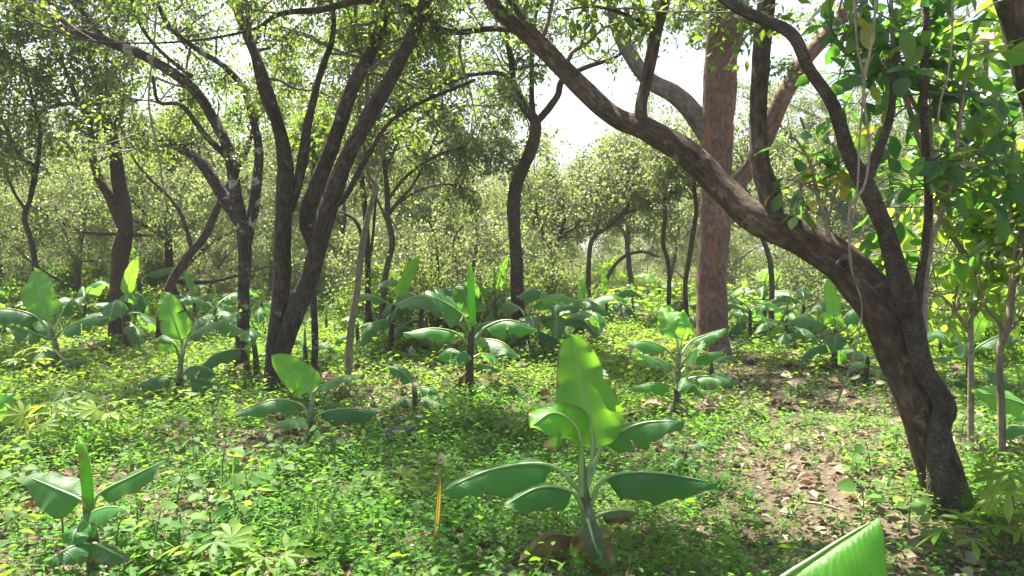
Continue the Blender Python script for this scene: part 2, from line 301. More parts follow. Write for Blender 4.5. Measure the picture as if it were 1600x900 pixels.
def build_ground():
    e = np.concatenate([np.linspace(0, 12, 81), np.geomspace(14.3, 700, 70)])
    xs = np.concatenate([-e[:0:-1], e]); ys = np.concatenate([-np.geomspace(700, .4, 30), np.linspace(0, 18, 111), np.geomspace(20.4, 900, 70)])
    X, Y = np.meshgrid(xs, ys); Z = height(X, Y)
    near = np.exp(-((X / 12) ** 2 + ((Y - 6) / 12) ** 2))
    Z = Z + near * (.012 * np.sin(9 * X + 3 * np.sin(4 * Y)) * np.sin(8 * Y + 2 * np.sin(5 * X)) + .008 * np.sin(23 * X + 5 * Y) * np.sin(19 * Y - 7 * X))
    V = np.stack([X, Y, Z], -1).reshape(-1, 3); h, w = X.shape
    i, j = np.meshgrid(np.arange(h - 1), np.arange(w - 1), indexing='ij'); b = i * w + j
    Q = np.stack([b, b + 1, b + w + 1, b + w], -1).reshape(-1, 4)
    o = obj('ground', mesh_np('ground', V, Q), soil_mat(), kind='structure')
build_ground()

# bare patches and lush patches of the undergrowth: (pixel, radius in m, amount)
BARE = [(1250, 775, .55, .82), (1180, 735, .5, .7), (1330, 700, .75, .8), (1420, 860, .5, .8), (1200, 840, .5, .7), (1300, 640, 1.2, .8), (1190, 640, .9, .6), (1330, 560, 1.6, .7), (1180, 575, 1.4, .6), (350, 690, .7, .6), (200, 600, 1.0, .4), (500, 600, 1.0, .6), (320, 590, 1.0, .5), (170, 770, .35, .7), (420, 590, .9, .6), (230, 800, .35, .6), (100, 560, 1.2, .4), (680, 580, 1.2, .4),
        (380, 720, .5, .85), (320, 800, .4, .8), (60, 800, .5, .7), (30, 870, .4, .6), (250, 740, .3, .5), (470, 690, .5, .5), (590, 620, .9, .5), (420, 640, .7, .4),
        (1480, 700, .6, .5), (160, 540, 2, .3), (640, 600, 1, .4), (1000, 545, 2, .35), (1250, 600, 1.5, .45), (560, 690, .4, .3)]
BAREW = [(G(a, b), r, w) for a, b, r, w in BARE]
def cover(x, y):
    k = np.ones_like(x)
    for g, r, w in BAREW: k *= 1 - w * np.exp(-((x - g[0]) ** 2 + (y - g[1]) ** 2) / (r * r))
    n = .5 + .5 * np.sin(2.3 * x + 1.7 * np.sin(1.9 * y)) * np.sin(2.9 * y + 1.3 * np.sin(2.2 * x + 1))
    return np.clip(k * (.38 + .8 * n), 0, 1)
def herb_template(rng, h, nl, ls, tmpl, spread=1.0):
    """a small leafy weed: leaves in pairs up a stem, plus the stem itself"""
    t = np.repeat(np.linspace(.25, 1, (nl + 1) // 2), 2)[:nl]; az = np.arange(nl) * math.pi + (np.arange(nl) // 2) * 1.3 + rng.normal(0, .3, nl)
    bend = rng.normal(0, .22, 2); c = np.stack([bend[0] * h * t ** 2, bend[1] * h * t ** 2, h * t], 1)
    el = rng.uniform(-.3, .5, nl); d = np.stack([np.cos(az) * np.cos(el), np.sin(az) * np.cos(el), np.sin(el)], 1)
    sz = ls * rng.uniform(.65, 1.2, nl) * (1.1 - .4 * np.abs(t - .6))
    pos = c + d * .25 * ls * spread
    V, Fc = scatter_leaves(rng, pos, d, sz, tmpl, up=1.5)
    lf = np.repeat(rng.uniform(0, 1, nl), len(tmpl[1]))
    w = .0012 + .003 * h
    sv = np.array([[-w, 0, -.02], [w, 0, -.02], [bend[0] * h + w * .4, bend[1] * h, h], [bend[0] * h - w * .4, bend[1] * h, h]])
    return V, Fc, lf, sv
def scatter_herbs(name, label, mats, rng, xs, ys, hrange, nl, ls, tmpl, cat='undergrowth', nvar=8, hue=0.5, zoff=0.0):
    """all the countless small weeds of one belt as one mass"""
    n = len(xs); var = rng.integers(0, nvar, n); Vs, Fs, Rs, SV, SF = [], [], [], [], []; off = 0
    for k in range(nvar):
        idx = np.where(var == k)[0]
        if not len(idx): continue
        h = rng.uniform(*hrange); V, Fc, lf, sv = herb_template(rng, h, nl, ls, tmpl)
        pos = np.stack([xs[idx], ys[idx], height(xs[idx], ys[idx]) + zoff], 1); a = rng.uniform(0, 6.28, len(idx)); sc = rng.uniform(.6, 1.35, len(idx))
        tl = rng.normal(0, .15, (len(idx), 2)); Z = unit(np.concatenate([tl, np.ones((len(idx), 1))], 1))
        X = unit(np.cross(np.stack([-np.sin(a), np.cos(a), 0 * a], 1), Z)); Y = np.cross(Z, X)
        v, f = stamp(V, Fc, pos, X, Y, Z, sc); Vs.append(v); Fs.append(f + off); off += len(v)
        pr = rng.uniform(0, 1, len(idx)); pr = .8 * (.4 * pr + .6 * (.5 + .3 * np.sin(1.1 * pos[:, 0] + 2 * np.sin(.8 * pos[:, 1])) + .2 * np.sin(3.7 * pos[:, 0] + 2.9 * pos[:, 1] + 2 * np.sin(2.3 * pos[:, 1]))))
        Rs.append((pr[:, None] + .2 * lf[None]).ravel() + hue - .5)
        v, f = stamp(sv, np.array([[0, 1, 2, 3]]), pos, X, Y, Z, sc); SV.append(v); SF.append(f)
    V = np.vstack(Vs); Fc = np.vstack(Fs); R = np.concatenate(Rs)
    me = mesh_np(name, V, Fc if Fc.shape[1] == 4 else None, Fc if Fc.shape[1] == 3 else None, rnd=np.clip(R, 0, 1), smooth=False)
    o = obj(name, me, mats, kind='stuff'); tag(o, label, cat)
    so_ = 0; fs = []
    for v, f in zip(SV, SF): fs.append(f + so_); so_ += len(v)
    s = obj('stems', mesh_np(name + '_stems', np.vstack(SV), np.vstack(fs), smooth=False), M['green_stem'], o); s['kind'] = 'stuff'
    return o
def belt(rng, y0, y1, dens, margin=1.0, keep=cover, xlim=None):
    hw = 800 / F * y1 + margin; n = int(dens * 2 * hw * (y1 - y0)); x = rng.uniform(-hw, hw, n); y = rng.uniform(y0, y1, n)
    k = np.abs(x) < 800 / F * y + margin
    x, y = x[k], y[k]; p = keep(x, y); k = rng.uniform(0, 1, len(x)) < p
    return x[k], y[k]
rng = np.random.default_rng(4)
def lush(x, y): return cover(x, y) ** 1.2
x, y = belt(rng, 2.0, 5.0, 440, 1.9, lush); scatter_herbs('low_weeds', 'dense carpet of small green weeds around the nearest banana plant', M['herb'], rng, x, y, (.05, .17), 9, .033, LEAF4)
x, y = belt(rng, 5.0, 9.0, 270, 2.2, lush); scatter_herbs('low_weeds', 'green weed carpet across the middle of the clearing', M['herb'], rng, x, y, (.06, .2), 9, .044, LEAF2)
def leftish(x, y): return cover(x, y) * np.clip(.55 - x / (y * .8), .12, 1)
x, y = belt(rng, 2.4, 6.0, 75, 1.6, leftish); scatter_herbs('leafy_weeds', 'broad-leaved weeds in the sunny left foreground', M['herb'], rng, x, y, (.1, .3), 9, .056, LEAF4, hue=.7)
x, y = belt(rng, 6.0, 11.0, 75, 2., leftish); scatter_herbs('leafy_weeds', 'yellow-green broad-leaved weeds under the left trees', M['herb_yellow'], rng, x, y, (.1, .3), 9, .066, LEAF2)
x, y = belt(rng, 9.0, 18.0, 75, 2., lambda x, y: np.clip(cover(x, y) + .1, 0, 1)); scatter_herbs('undergrowth', 'sunlit undergrowth between the middle banana plants', M['herb_yellow'], rng, x, y, (.08, .28), 9, .075, LEAF2, hue=.42)
x, y = belt(rng, 18.0, 45.0, 6.5, 4., lambda x, y: .8 + 0 * x); scatter_herbs('undergrowth', 'pale far undergrowth at the foot of the woodland', M['herb_yellow'], rng, x, y, (.2, .6), 11, .2, LEAF2, hue=.55)
def scatter_litter(name, label, rng, xs, ys, ls):
    n = len(xs); a = rng.uniform(0, 6.28, n); tl = rng.normal(0, .35, (n, 2)); Z = unit(np.concatenate([tl, np.ones((n, 1))], 1))
    X = unit(np.cross(np.stack([-np.sin(a), np.cos(a), 0 * a], 1), Z)); Y = np.cross(Z, X)
    tv = LEAF4[0].copy(); tv[:, 0] *= 1.3; tv[:, 2] += .22 * (np.abs(tv[:, 0]) / .3) ** 2 + .15 * (tv[:, 1] - .5) ** 2
    V, Fc = stamp(tv, LEAF4[1], np.stack([xs, ys, height(xs, ys) + .012 + rng.uniform(0, .02, n)], 1), X, Y, Z, ls * (.35 + 2.2 * rng.uniform(0, 1, n) ** 3))
    o = obj(name, mesh_np(name, V, Fc, rnd=np.repeat(rng.uniform(0, 1, n), 2), smooth=False), M['litter'], kind='stuff'); tag(o, label, 'leaf litter')
x, y = belt(rng, 2.0, 7.0, 190, 2., lambda x, y: 1.0 - .7 * cover(x, y)); scatter_litter('leaf_litter', 'dry brown leaves strewn over the near bare soil', rng, x, y, .05)
x, y = belt(rng, 7.0, 18.0, 70, 2., lambda x, y: 1.0 - .5 * cover(x, y)); scatter_litter('leaf_litter', 'dry brown leaves strewn under the middle trees', rng, x, y, .095)
def scatter_grass(name, label, mat, rng, xs, ys, h, w, per):
    n = len(xs) * per; xs = np.repeat(xs, per) + rng.normal(0, .05, n); ys = np.repeat(ys, per) + rng.normal(0, .05, n)
    hh = h * rng.uniform(.4, 1.2, n); ln = rng.normal(0, .35, (n, 2)) * hh[:, None]; a = rng.uniform(0, 3.14, n); s = np.stack([np.cos(a), np.sin(a), 0 * a], 1) * (w * rng.uniform(.6, 1.3, n))[:, None]
    b = np.stack([xs, ys, height(xs, ys) - .02], 1); md = b + np.stack([ln[:, 0] * .3, ln[:, 1] * .3, hh * .6], 1); tp = b + np.stack([ln[:, 0], ln[:, 1], hh * .92], 1)
    V = np.stack([b - s, b + s, md + s * .8, md - s * .8, tp], 1).reshape(-1, 3); k = np.arange(n)[:, None] * 5
    o = obj(name, mesh_np(name, V, k + np.array([0, 1, 2, 3]), k + np.array([3, 2, 4]), rnd=np.concatenate([np.tile(r_ := rng.uniform(0, 1, n), 1), r_]), smooth=False), mat, kind='stuff'); tag(o, label, 'grass')
x, y = belt(rng, 2.2, 9.0, 3, .5, lush); scatter_grass('grass', 'scattered green grass blades among the near weeds', M['grass'], rng, x, y, .26, .004, 7)
x, y = belt(rng, 22, 60, 1.6, 3., lambda x, y: .5 + .5 * np.sin(.3 * x + .2 * y) * np.sin(.17 * x - .1 * y)); scatter_grass('dry_grass', 'tall straw-coloured grass at the far edge of the clearing', M['straw'], rng, x, y, 1.2, .012, 12)
x, y = belt(rng, 14, 30, 5, 3., lambda x, y: .6 * (.5 + .5 * np.sin(.5 * x + .2 * y))); scatter_grass('tall_grass', 'tall green grass behind the banana plants', M['grass'], rng, x, y, .7, .008, 12)

# ------------------------------------------------------------------ trees
def extend(pts, rad, length, rng, up=.7):
    d = unit(pts[-1] - pts[-2]); p = pts[-1]; r = rad[-1]; n = 4
    for k in range(n):
        d = unit(d + np.array([0, 0, up * .35]) + rng.normal(0, .22, 3)); p = p + d * length / n; r = r * .72
        pts = np.vstack([pts, p]); rad = np.append(rad, max(r, .008))
    return pts, rad
def grow(limbs, rng, n_sub, sub_len, n_twig, n_leaf, leaf, t0=.35, up=.25, zmin=1.2, droop=.15, mask=None, tmpl=LEAF2, spread=.07, thin=99.):
    """boughs, twigs and leaves for the limbs given; returns twig verts/quads and leaf verts/faces"""
    ln = np.array([np.linalg.norm(np.diff(c, axis=0), axis=1).sum() for c, r in limbs]); pr = ln / ln.sum()
    w = rng.choice(len(limbs), n_sub, p=pr); st, tg, r0 = [], [], []
    for k in w:
        c, r = limbs[k]; i = int((t0 + (1 - t0) * rng.uniform() ** .8) * (len(c) - 1)); i = min(max(i, 1), len(c) - 1)
        st.append(c[i]); tg.append(unit(c[i] - c[i - 1])); r0.append(min(.022, r[i] * .5))
    st, tg, r0 = np.array(st), np.array(tg), np.array(r0)
    d = unit(rand_unit(rng, n_sub) * np.array([1, 1, .75]) + .45 * tg + np.array([0, 0, up])); L = sub_len * rng.uniform(.45, 1.3, n_sub)
    K = 6; A = np.zeros((n_sub, K, 3)); A[:, 0] = st
    for k in range(1, K):
        d = unit(d + rng.normal(0, .28, (n_sub, 3)) - np.array([0, 0, droop * k / K])); A[:, k] = A[:, k - 1] + d * (L / (K - 1))[:, None]
    ok = (A[:, -1, 2] > zmin)
    if mask is not None: ok &= mask(A[:, -1]) & mask(A[:, 3])
    ok &= (A[:, -1, 2] < thin) | (rng.uniform(0, 1, n_sub) < .4)     # crown tops above the frame are thinned to let more sun through
    A, r0, L = A[ok], r0[ok], L[ok]; n = len(A)
    q = rng.integers(0, n, n * n_twig); f = rng.uniform(.3, 1, len(q)) * (K - 1); i = np.minimum(f.astype(int), K - 2); g = (f - i)[:, None]
    b = A[q, i] * (1 - g) + A[q, i + 1] * g; td = unit(A[q, i + 1] - A[q, i]); d = unit(rand_unit(rng, len(q)) + .6 * td + np.array([0, 0, .1])); tl = .38 * L[q] * rng.uniform(.4, 1.2, len(q))
    B = np.zeros((len(q), 4, 3)); B[:, 0] = b
    for k in range(1, 4):
        d = unit(d + rng.normal(0, .3, (len(q), 3)) - np.array([0, 0, droop])); B[:, k] = B[:, k - 1] + d * (tl / 3)[:, None]
    v1, q1 = thin_tubes(A, r0, np.full(n, .004), 4); v2, q2 = thin_tubes(B, np.full(len(q), .006), np.full(len(q), .0025), 3)
    tv, tq = np.vstack([v1, v2]), np.vstack([q1, q2 + len(v1)])
    m = rng.integers(0, len(B), len(B) * n_leaf); f = rng.uniform(.2, 1, len(m)) * 3; i = np.minimum(f.astype(int), 2); g = (f - i)[:, None]
    lp = B[m, i] * (1 - g) + B[m, i + 1] * g + rng.normal(0, spread, (len(m), 3)); ldir = unit(rand_unit(rng, len(m)) + .7 * unit(B[m, i + 1] - B[m, i]) - np.array([0, 0, .35]))
    tw = rng.uniform(0, 1, len(B))[m]; lr = np.clip(.55 * tw + .45 * rng.uniform(0, 1, len(m)), 0, 1)
    V, Fc = scatter_leaves(rng, lp, ldir, leaf * rng.uniform(.6, 1.3, len(m)), tmpl)
    return tv, tq, V, Fc, np.repeat(lr, len(tmpl[1]))
def tree(label, depth, limbs, bark, leafmat, cat='tree', name='tree', ext=(), crown=None, seed=1, sides=14, flare=.5, rough=.06, flute=0., group=None, ground=True, extra=None, extmin=1.6, ws=.86, barks={}):
    """limbs: lists of (px, py, depth offset, width in px); the first is the trunk, rooted in the ground at depth"""
    rg = np.random.default_rng(seed); L3 = []
    for k, lb in enumerate(limbs):
        pts = np.array([P(a, b, depth + o) for a, b, o, w in lb]); rad = np.array([ws * w / 2 / F * (depth + o) for a, b, o, w in lb])
        if k == 0 and ground:
            gz = float(height(pts[0, 0], pts[0, 1])); pts[0, 2] = gz - .08
        if k in ext: pts, rad = extend(pts, rad, rg.uniform(extmin, extmin * 1.5), rg)
        L3.append((pts, rad))
    root = thing(name, label, cat, (L3[0][0][0][0], L3[0][0][0][1], float(height(L3[0][0][0][0], L3[0][0][0][1]))), group); org = np.array(root.location)
    cl = []
    for k, (pts, rad) in enumerate(L3):
        V, Q, T, uv, C, R = tube(pts, rad, sides if rad.max() > .04 else 8, .06, rough, .012, flare if k == 0 else 0, flute if k == 0 else 0, seed * 31 + k)
        obj('trunk' if k == 0 else 'branch', mesh_np('limb', V - org, Q, T, uv), M[barks.get(k, bark)], root); cl.append((C, R))
    if crown:
        src = [cl[i] for i in crown.pop('on', range(len(cl)))]
        tv, tq, lv, lf, lr = grow(src, rg, thin=1.6 + .40 * depth, **crown)
        obj('twigs', mesh_np('twigs', tv - org, tq), M['twig'], root, 'stuff')
        f4 = lf if lf.shape[1] == 4 else None
        obj('crown', mesh_np('crown', lv - org, f4, None if f4 is not None else lf, rnd=lr, smooth=False), M[leafmat], root, 'stuff')
    return root, cl

def CR(n=45, sl=1.1, tw=9, lv=10, leaf=.065, **k): return dict(n_sub=int(n * 1.45), sub_len=sl, n_twig=tw, n_leaf=int(lv * 1.6), leaf=leaf * 1.12, **k)

def not_gap(p):                         # the open sky beside the red-barked tree stays clear of near foliage
    x, y = project(p); return ~((((x - 922) / 44) ** 2 + ((y - 170) / 60) ** 2 < 1) | (((x - 1078) / 30) ** 2 + ((y - 100) / 45) ** 2 < 1))

# the leaning tree on the right
lean, lean_c = tree('large grey-brown tree leaning far left from the right foreground', 4.65, [
    [(1482, 800, 0, 74), (1462, 725, 0, 74), (1432, 640, 0, 78), (1402, 560, .02, 86), (1378, 490, .04, 90), (1318, 415, .1, 78), (1255, 375, .2, 70), (1190, 345, .3, 66),
     (1140, 300, .45, 58), (1075, 240, .6, 54), (1010, 203, .75, 50), (960, 182, .9, 42), (900, 130, 1.1, 40), (840, 70, 1.25, 34), (780, 15, 1.4, 27), (750, -30, 1.5, 25)],
    [(1205, 345, .3, 50), (1200, 300, .3, 44), (1186, 255, .32, 38), (1182, 180, .35, 35), (1192, 90, .4, 34), (1200, 0, .45, 34), (1196, -80, .5, 30)],
    [(1005, 205, .75, 30), (1002, 170, .75, 25), (1012, 120, .8, 24), (1028, 50, .85, 24), (1045, -20, .9, 22)],
    [(898, 125, 1.1, 22), (870, 85, 1.1, 18), (830, 45, 1.2, 16), (800, 5, 1.3, 14), (770, -40, 1.4, 12)],
    [(1500, 800, -.02, 46), (1478, 752, -.06, 44), (1450, 700, -.06, 36), (1425, 620, -.02, 30)],
    [(1030, 50, .85, 9), (985, 25, .8, 7), (930, 10, .75, 6), (880, 15, .7, 4)], [(1042, -5, .9, 9), (1000, -30, .8, 6), (940, -40, .7, 5)]],
    'lean_bark', 'canopy', ext=(0, 1, 2, 3), extmin=2.2, crown=CR(135, .95, 8, 9, .072, on=(0, 1, 2, 3, 5, 6, 5, 6, 5, 6), t0=.6, mask=lambda p: not_gap(p) & (((project(p)[1] < 85) & (project(p)[0] > 880)) | (project(p)[1] < -25))), seed=3, sides=20, flare=.35, rough=.06, flute=.04, ws=.76)
# its knot hole
V, Q, T, uv, C, R = tube([P(1316, 414, 4.60), P(1313, 417, 4.50)], [.040, .026], 14, .01, .1, cap=False)
th = np.linspace(0, 6.28, 14, endpoint=False)
kc = P(1318, 413, 4.605); ring = np.array([kc + np.array([.034 * math.cos(a), -.004 * math.sin(a * 2), .034 * math.sin(a)]) for a in np.linspace(0, 2 * math.pi, 17)])
V, Q, T, uv, C, R = tube(ring, [.011] * 17, 8, .01, .15, seed=5)
obj('knot_rim', mesh_np('knot', V - np.array(lean.location), Q, T, uv), M['lean_bark'], lean)
cen = kc + np.array([0, .0, 0]); dv = np.vstack([cen, ring]); k = np.arange(16); obj('knot_hole', mesh_np('hole', dv - np.array(lean.location), None, np.stack([np.zeros(16, int), k + 1, k + 2], 1)), plain_mat('painted_hollow_shade', ((.3, (.004, .003, .002)), (.7, (.01, .007, .005)))), lean)  # flat disc painted near-black for the shade inside the hole

# the cracked-bark tree twined round it
cracked, cracked_c = tree('slender tree with cracked blocky bark twined against the leaning trunk', 4.42, [
    [(1478, 812, -.02, 62), (1470, 740, -.02, 46), (1472, 670, 0, 44), (1480, 640, 0, 46), (1468, 610, .02, 42), (1446, 575, .04, 42), (1425, 500, .05, 44), (1405, 445, .02, 44), (1378, 360, 0, 38), (1350, 290, 0, 38),
     (1325, 240, 0, 30), (1300, 165, .02, 26), (1262, 105, .05, 24), (1240, 55, .1, 26), (1200, 32, .15, 24), (1150, 8, .2, 22), (1110, -25, .3, 18)],
    [(1350, 290, 0, 28), (1370, 240, .02, 22), (1388, 190, .04, 17), (1395, 130, .05, 14), (1402, 70, .1, 11)],
    [(1425, 520, .05, 30), (1436, 440, .08, 18), (1448, 340, .1, 16), (1450, 230, .12, 15), (1447, 120, .12, 14), (1445, 0, .15, 13)]],
    'cracked', 'canopy', ext=(0, 2), seed=8, sides=18, flare=.2, rough=.06, ws=.74)

# the red-barked giant
red, red_c = tree('tall thick straight tree with reddish flaking bark', 11.6, [
    [(1116, 560, 0, 62), (1114, 520, 0, 55), (1112, 430, 0, 54), (1116, 330, 0, 54), (1119, 250, 0, 56), (1122, 170, 0, 60), (1126, 80, 0, 56), (1132, 0, 0, 54), (1136, -120, 0, 46), (1130, -260, 0, 34)],
    [(1112, 215, 0, 40), (1085, 180, .1, 36), (1055, 150, .2, 32), (1015, 125, .3, 28), (985, 85, .4, 26), (965, 40, .5, 24), (950, -40, .6, 20)],
    [(1120, 330, 0, 34), (1152, 290, -.1, 28), (1195, 220, -.2, 30), (1225, 150, -.3, 30), (1262, 90, -.4, 27), (1300, 45, -.5, 24), (1345, -20, -.6, 20)],
    [(1128, 110, 0, 40), (1146, 60, .1, 30), (1160, -10, .2, 28), (1180, -120, .3, 22)]],
    'red_bark', 'canopy', ext=(0, 1, 2, 3), extmin=3., crown=CR(130, 1.5, 10, 10, .075, t0=.42, zmin=4.0, mask=not_gap), seed=12, sides=24, flare=.4, rough=.04, flute=.03, ws=.86, barks={1: 'grey_limb', 3: 'grey_limb'})

# the sinuous tree in the middle
tree('dark sinuous slender tree standing alone in the middle distance', 13.2, [
    [(808, 492, 0, 32), (808, 440, 0, 25), (806, 380, 0, 23), (804, 300, 0, 24), (818, 260, 0, 22), (832, 225, 0, 21), (835, 190, 0, 19), (818, 165, 0, 16), (803, 130, 0, 13), (800, 100, 0, 11), (790, 40, 0, 9)],
    [(833, 195, 0, 15), (850, 178, 0, 14), (872, 150, 0, 12), (880, 125, 0, 12), (915, 105, 0, 9), (960, 90, 0, 6)],
    [(832, 180, 0, 12), (831, 140, 0, 9), (832, 90, 0, 8), (838, 20, 0, 6)],
    [(803, 130, 0, 9), (780, 115, 0, 8), (735, 118, 0, 6), (700, 130, 0, 5)]],
    'brown_bark', 'canopy', ext=(0, 1, 2, 3), crown=CR(125, 1.3, 10, 11, .062, t0=.45, zmin=3.2, mask=not_gap), seed=21, flare=.3)

# the twin-stemmed tree left of the middle
tree('dark twin-stemmed tree with lichen patches left of the middle', 8.7, [
    [(425, 612, 0, 46), (431, 560, 0, 36), (437, 490, 0, 34), (441, 400, 0, 33), (443, 330, 0, 33), (444, 270, 0, 30), (440, 215, 0, 26), (425, 160, 0, 22), (405, 100, 0, 18), (385, 50, .1, 16), (360, -10, .2, 14)],
    [(428, 585, -.02, 34), (447, 530, -.05, 36), (470, 470, -.06, 36), (495, 405, -.06, 35), (513, 330, -.06, 34), (530, 270, -.06, 33), (562, 205, -.05, 31), (600, 140, -.02, 29), (637, 75, 0, 26), (662, 10, .05, 22), (680, -40, .1, 18)],
    [(495, 400, .05, 26), (478, 340, .15, 30), (500, 280, .2, 30), (528, 205, .25, 27), (555, 130, .3, 24), (585, 65, .35, 22), (610, -10, .4, 18)],
    [(446, 340, 0, 22), (470, 270, .1, 20), (480, 200, .15, 17), (500, 120, .2, 13), (520, 40, .25, 10)],
    [(660, 30, .05, 18), (620, 5, 0, 13), (560, 2, 0, 13), (500, 15, 0, 12), (440, 22, 0, 9), (400, 45, -.1, 6)],
    [(440, 215, 0, 14), (410, 150, -.2, 11), (395, 80, -.3, 9), (390, 0, -.4, 8)],
    [(515, 330, -.06, 14), (545, 300, -.15, 12), (575, 245, -.2, 10), (610, 190, -.3, 8), (660, 160, -.3, 7), (740, 125, -.3, 6)],
    [(662, 20, .05, 14), (700, 50, .3, 13), (770, 45, .5, 11), (850, 55, .6, 8)]],
    'dark_bark', 'canopy', ext=(0, 1, 2, 3, 4, 5), extmin=2.0, crown=CR(125, 1.15, 9, 10, .06, t0=.4, zmin=2.9, mask=lambda p: not_gap(p) & (((project(p)[0] > 400) & (p[:, 1] > 8.75)) | (project(p)[1] < 20))), seed=31, sides=16, flare=.55, rough=.08, ws=.8)

# the tree with the long bough to the upper left
tree('tree with one long lichened bough sweeping to the upper left', 10.2, [
    [(376, 558, 0, 26), (379, 500, 0, 22), (381, 430, 0, 22), (382, 380, 0, 25), (372, 310, 0, 22), (358, 240, 0, 20), (340, 200, 0, 19), (310, 150, -.1, 18), (270, 115, -.2, 18), (220, 85, -.3, 17), (160, 62, -.4, 16), (110, 45, -.5, 14), (80, 15, -.6, 12), (70, -40, -.7, 10)],
    [(383, 385, 0, 22), (398, 320, 0, 19), (405, 250, 0, 16), (395, 190, 0, 13), (380, 140, 0, 12), (350, 105, 0, 11), (310, 78, 0, 10), (270, 45, 0, 9), (245, 0, 0, 8)],
    [(376, 350, .1, 22), (345, 300, .2, 22), (310, 250, .3, 19), (265, 225, .4, 13), (210, 205, .5, 8)],
    [(360, 250, 0, 13), (325, 215, -.1, 11), (285, 165, -.15, 9), (250, 160, -.2, 6), (240, 120, -.25, 5)],
    [(220, 85, -.3, 10), (175, 70, -.2, 9), (130, 20, -.1, 8), (120, -30, 0, 7)],
    [(300, 120, -.15, 9), (255, 85, -.2, 7), (220, 40, -.25, 6), (200, -20, -.3, 5)]],
    'lichen_bark', 'canopy', ext=(0, 1, 4, 5), crown=CR(120, 1.15, 9, 10, .06, t0=.4, zmin=2.9, mask=lambda p: (p[:, 1] > 10.0) | (project(p)[1] < -20)), seed=41, flare=.3)

# left trees
tree('thick dark tree at the left with a swollen lower trunk', 14.0, [
    [(184, 468, 0, 36), (188, 420, 0, 28), (192, 385, 0, 29), (196, 350, 0, 24), (186, 290, 0, 24), (178, 230, 0, 22), (168, 190, 0, 19), (155, 140, 0, 15), (140, 80, 0, 14), (128, 10, 0, 12)],
    [(192, 352, 0, 22), (172, 310, 0, 20), (155, 280, 0, 17), (145, 240, 0, 13), (140, 190, 0, 10), (120, 150, 0, 8)],
    [(176, 215, 0, 12), (195, 150, 0, 10), (190, 130, 0, 8), (165, 100, 0, 7), (180, 40, 0, 6)],
    [(168, 190, 0, 9), (130, 165, 0, 8), (85, 165, 0, 7), (40, 190, 0, 5)]],
    'brown_bark', 'canopy', ext=(0, 1, 2), crown=CR(100, 1.5, 10, 10, .075, t0=.45, zmin=3.4), seed=51, flare=.3)
tree('thin dark crooked tree near the left edge', 13.5, [
    [(52, 500, 0, 14), (56, 440, 0, 11), (50, 380, 0, 10), (38, 340, 0, 9), (46, 310, 0, 9), (54, 265, 0, 9), (40, 250, 0, 7), (20, 225, 0, 6), (5, 190, 0, 6)],
    [(54, 290, 0, 7), (58, 250, 0, 7), (62, 200, 0, 6), (50, 150, 0, 5)], [(42, 330, 0, 6), (22, 300, 0, 5), (0, 250, 0, 4)]],
    'dark_bark', 'canopy', ext=(0, 1), crown=CR(60, 1.3, 10, 10, .075, t0=.45, zmin=3.0), seed=55, sides=10, flare=.3)
tree('slim brown tree leaning right between the left banana plants', 13.4, [
    [(250, 505, 0, 20), (262, 460, 0, 17), (290, 405, 0, 15), (318, 368, 0, 14), (342, 320, 0, 12), (360, 285, 0, 11), (385, 240, 0, 9), (400, 190, 0, 7)],
    [(300, 390, 0, 9), (285, 340, 0, 7), (265, 310, 0, 6), (235, 280, 0, 5)]],
    'brown_bark', 'canopy', ext=(0, 1), crown=CR(38, 1.1, 9, 9, .07, t0=.55, zmin=3.0), seed=57, sides=10, flare=.3)
tree('pale slender sapling just right of the twin stems', 9.4, [
    [(540, 588, 0, 14), (548, 530, 0, 13), (556, 470, 0, 12), (565, 400, 0, 12), (576, 330, 0, 11), (584, 290, 0, 10), (574, 270, 0, 9), (570, 200, 0, 8), (575, 110, 0, 8), (560, 70, 0, 7), (555, 20, 0, 6)],
    [(574, 110, 0, 6), (600, 80, 0, 6), (640, 60, 0, 5), (690, 50, 0, 4)], [(584, 290, 0, 6), (600, 240, .1, 5), (590, 200, .1, 4)]],
    'pale_bark', 'canopy', ext=(0,), crown=CR(32, .8, 8, 9, .06, t0=.6, zmin=2.9), seed=61, sides=9, flare=.2)
tree('thin grey pole-like stem beside the twin-stemmed tree', 9.9, [
    [(490, 565, 0, 13), (491, 500, 0, 12), (492, 430, 0, 11), (492, 350, .05, 10), (488, 280, .1, 9), (495, 200, .1, 8)]],
    'lichen_bark', 'canopy', crown=CR(16, .7, 8, 9, .06, t0=.7, zmin=2.9), seed=63, sides=9, flare=.2)
tree('straight dark slim tree behind the pale sapling', 14.5, [
    [(577, 515, 0, 13), (576, 460, 0, 11), (574, 400, 0, 11), (570, 340, 0, 11), (566, 280, 0, 10), (560, 200, 0, 8), (565, 130, 0, 7)],
    [(570, 380, 0, 8), (555, 345, 0, 6), (530, 330, 0, 4)], [(575, 440, 0, 6), (582, 360, 0, 5), (590, 290, 0, 4)]],
    'brown_bark', 'canopy', ext=(0,), crown=CR(45, 1.2, 9, 9, .075, t0=.6, zmin=3.2), seed=65, sides=9, flare=.2)
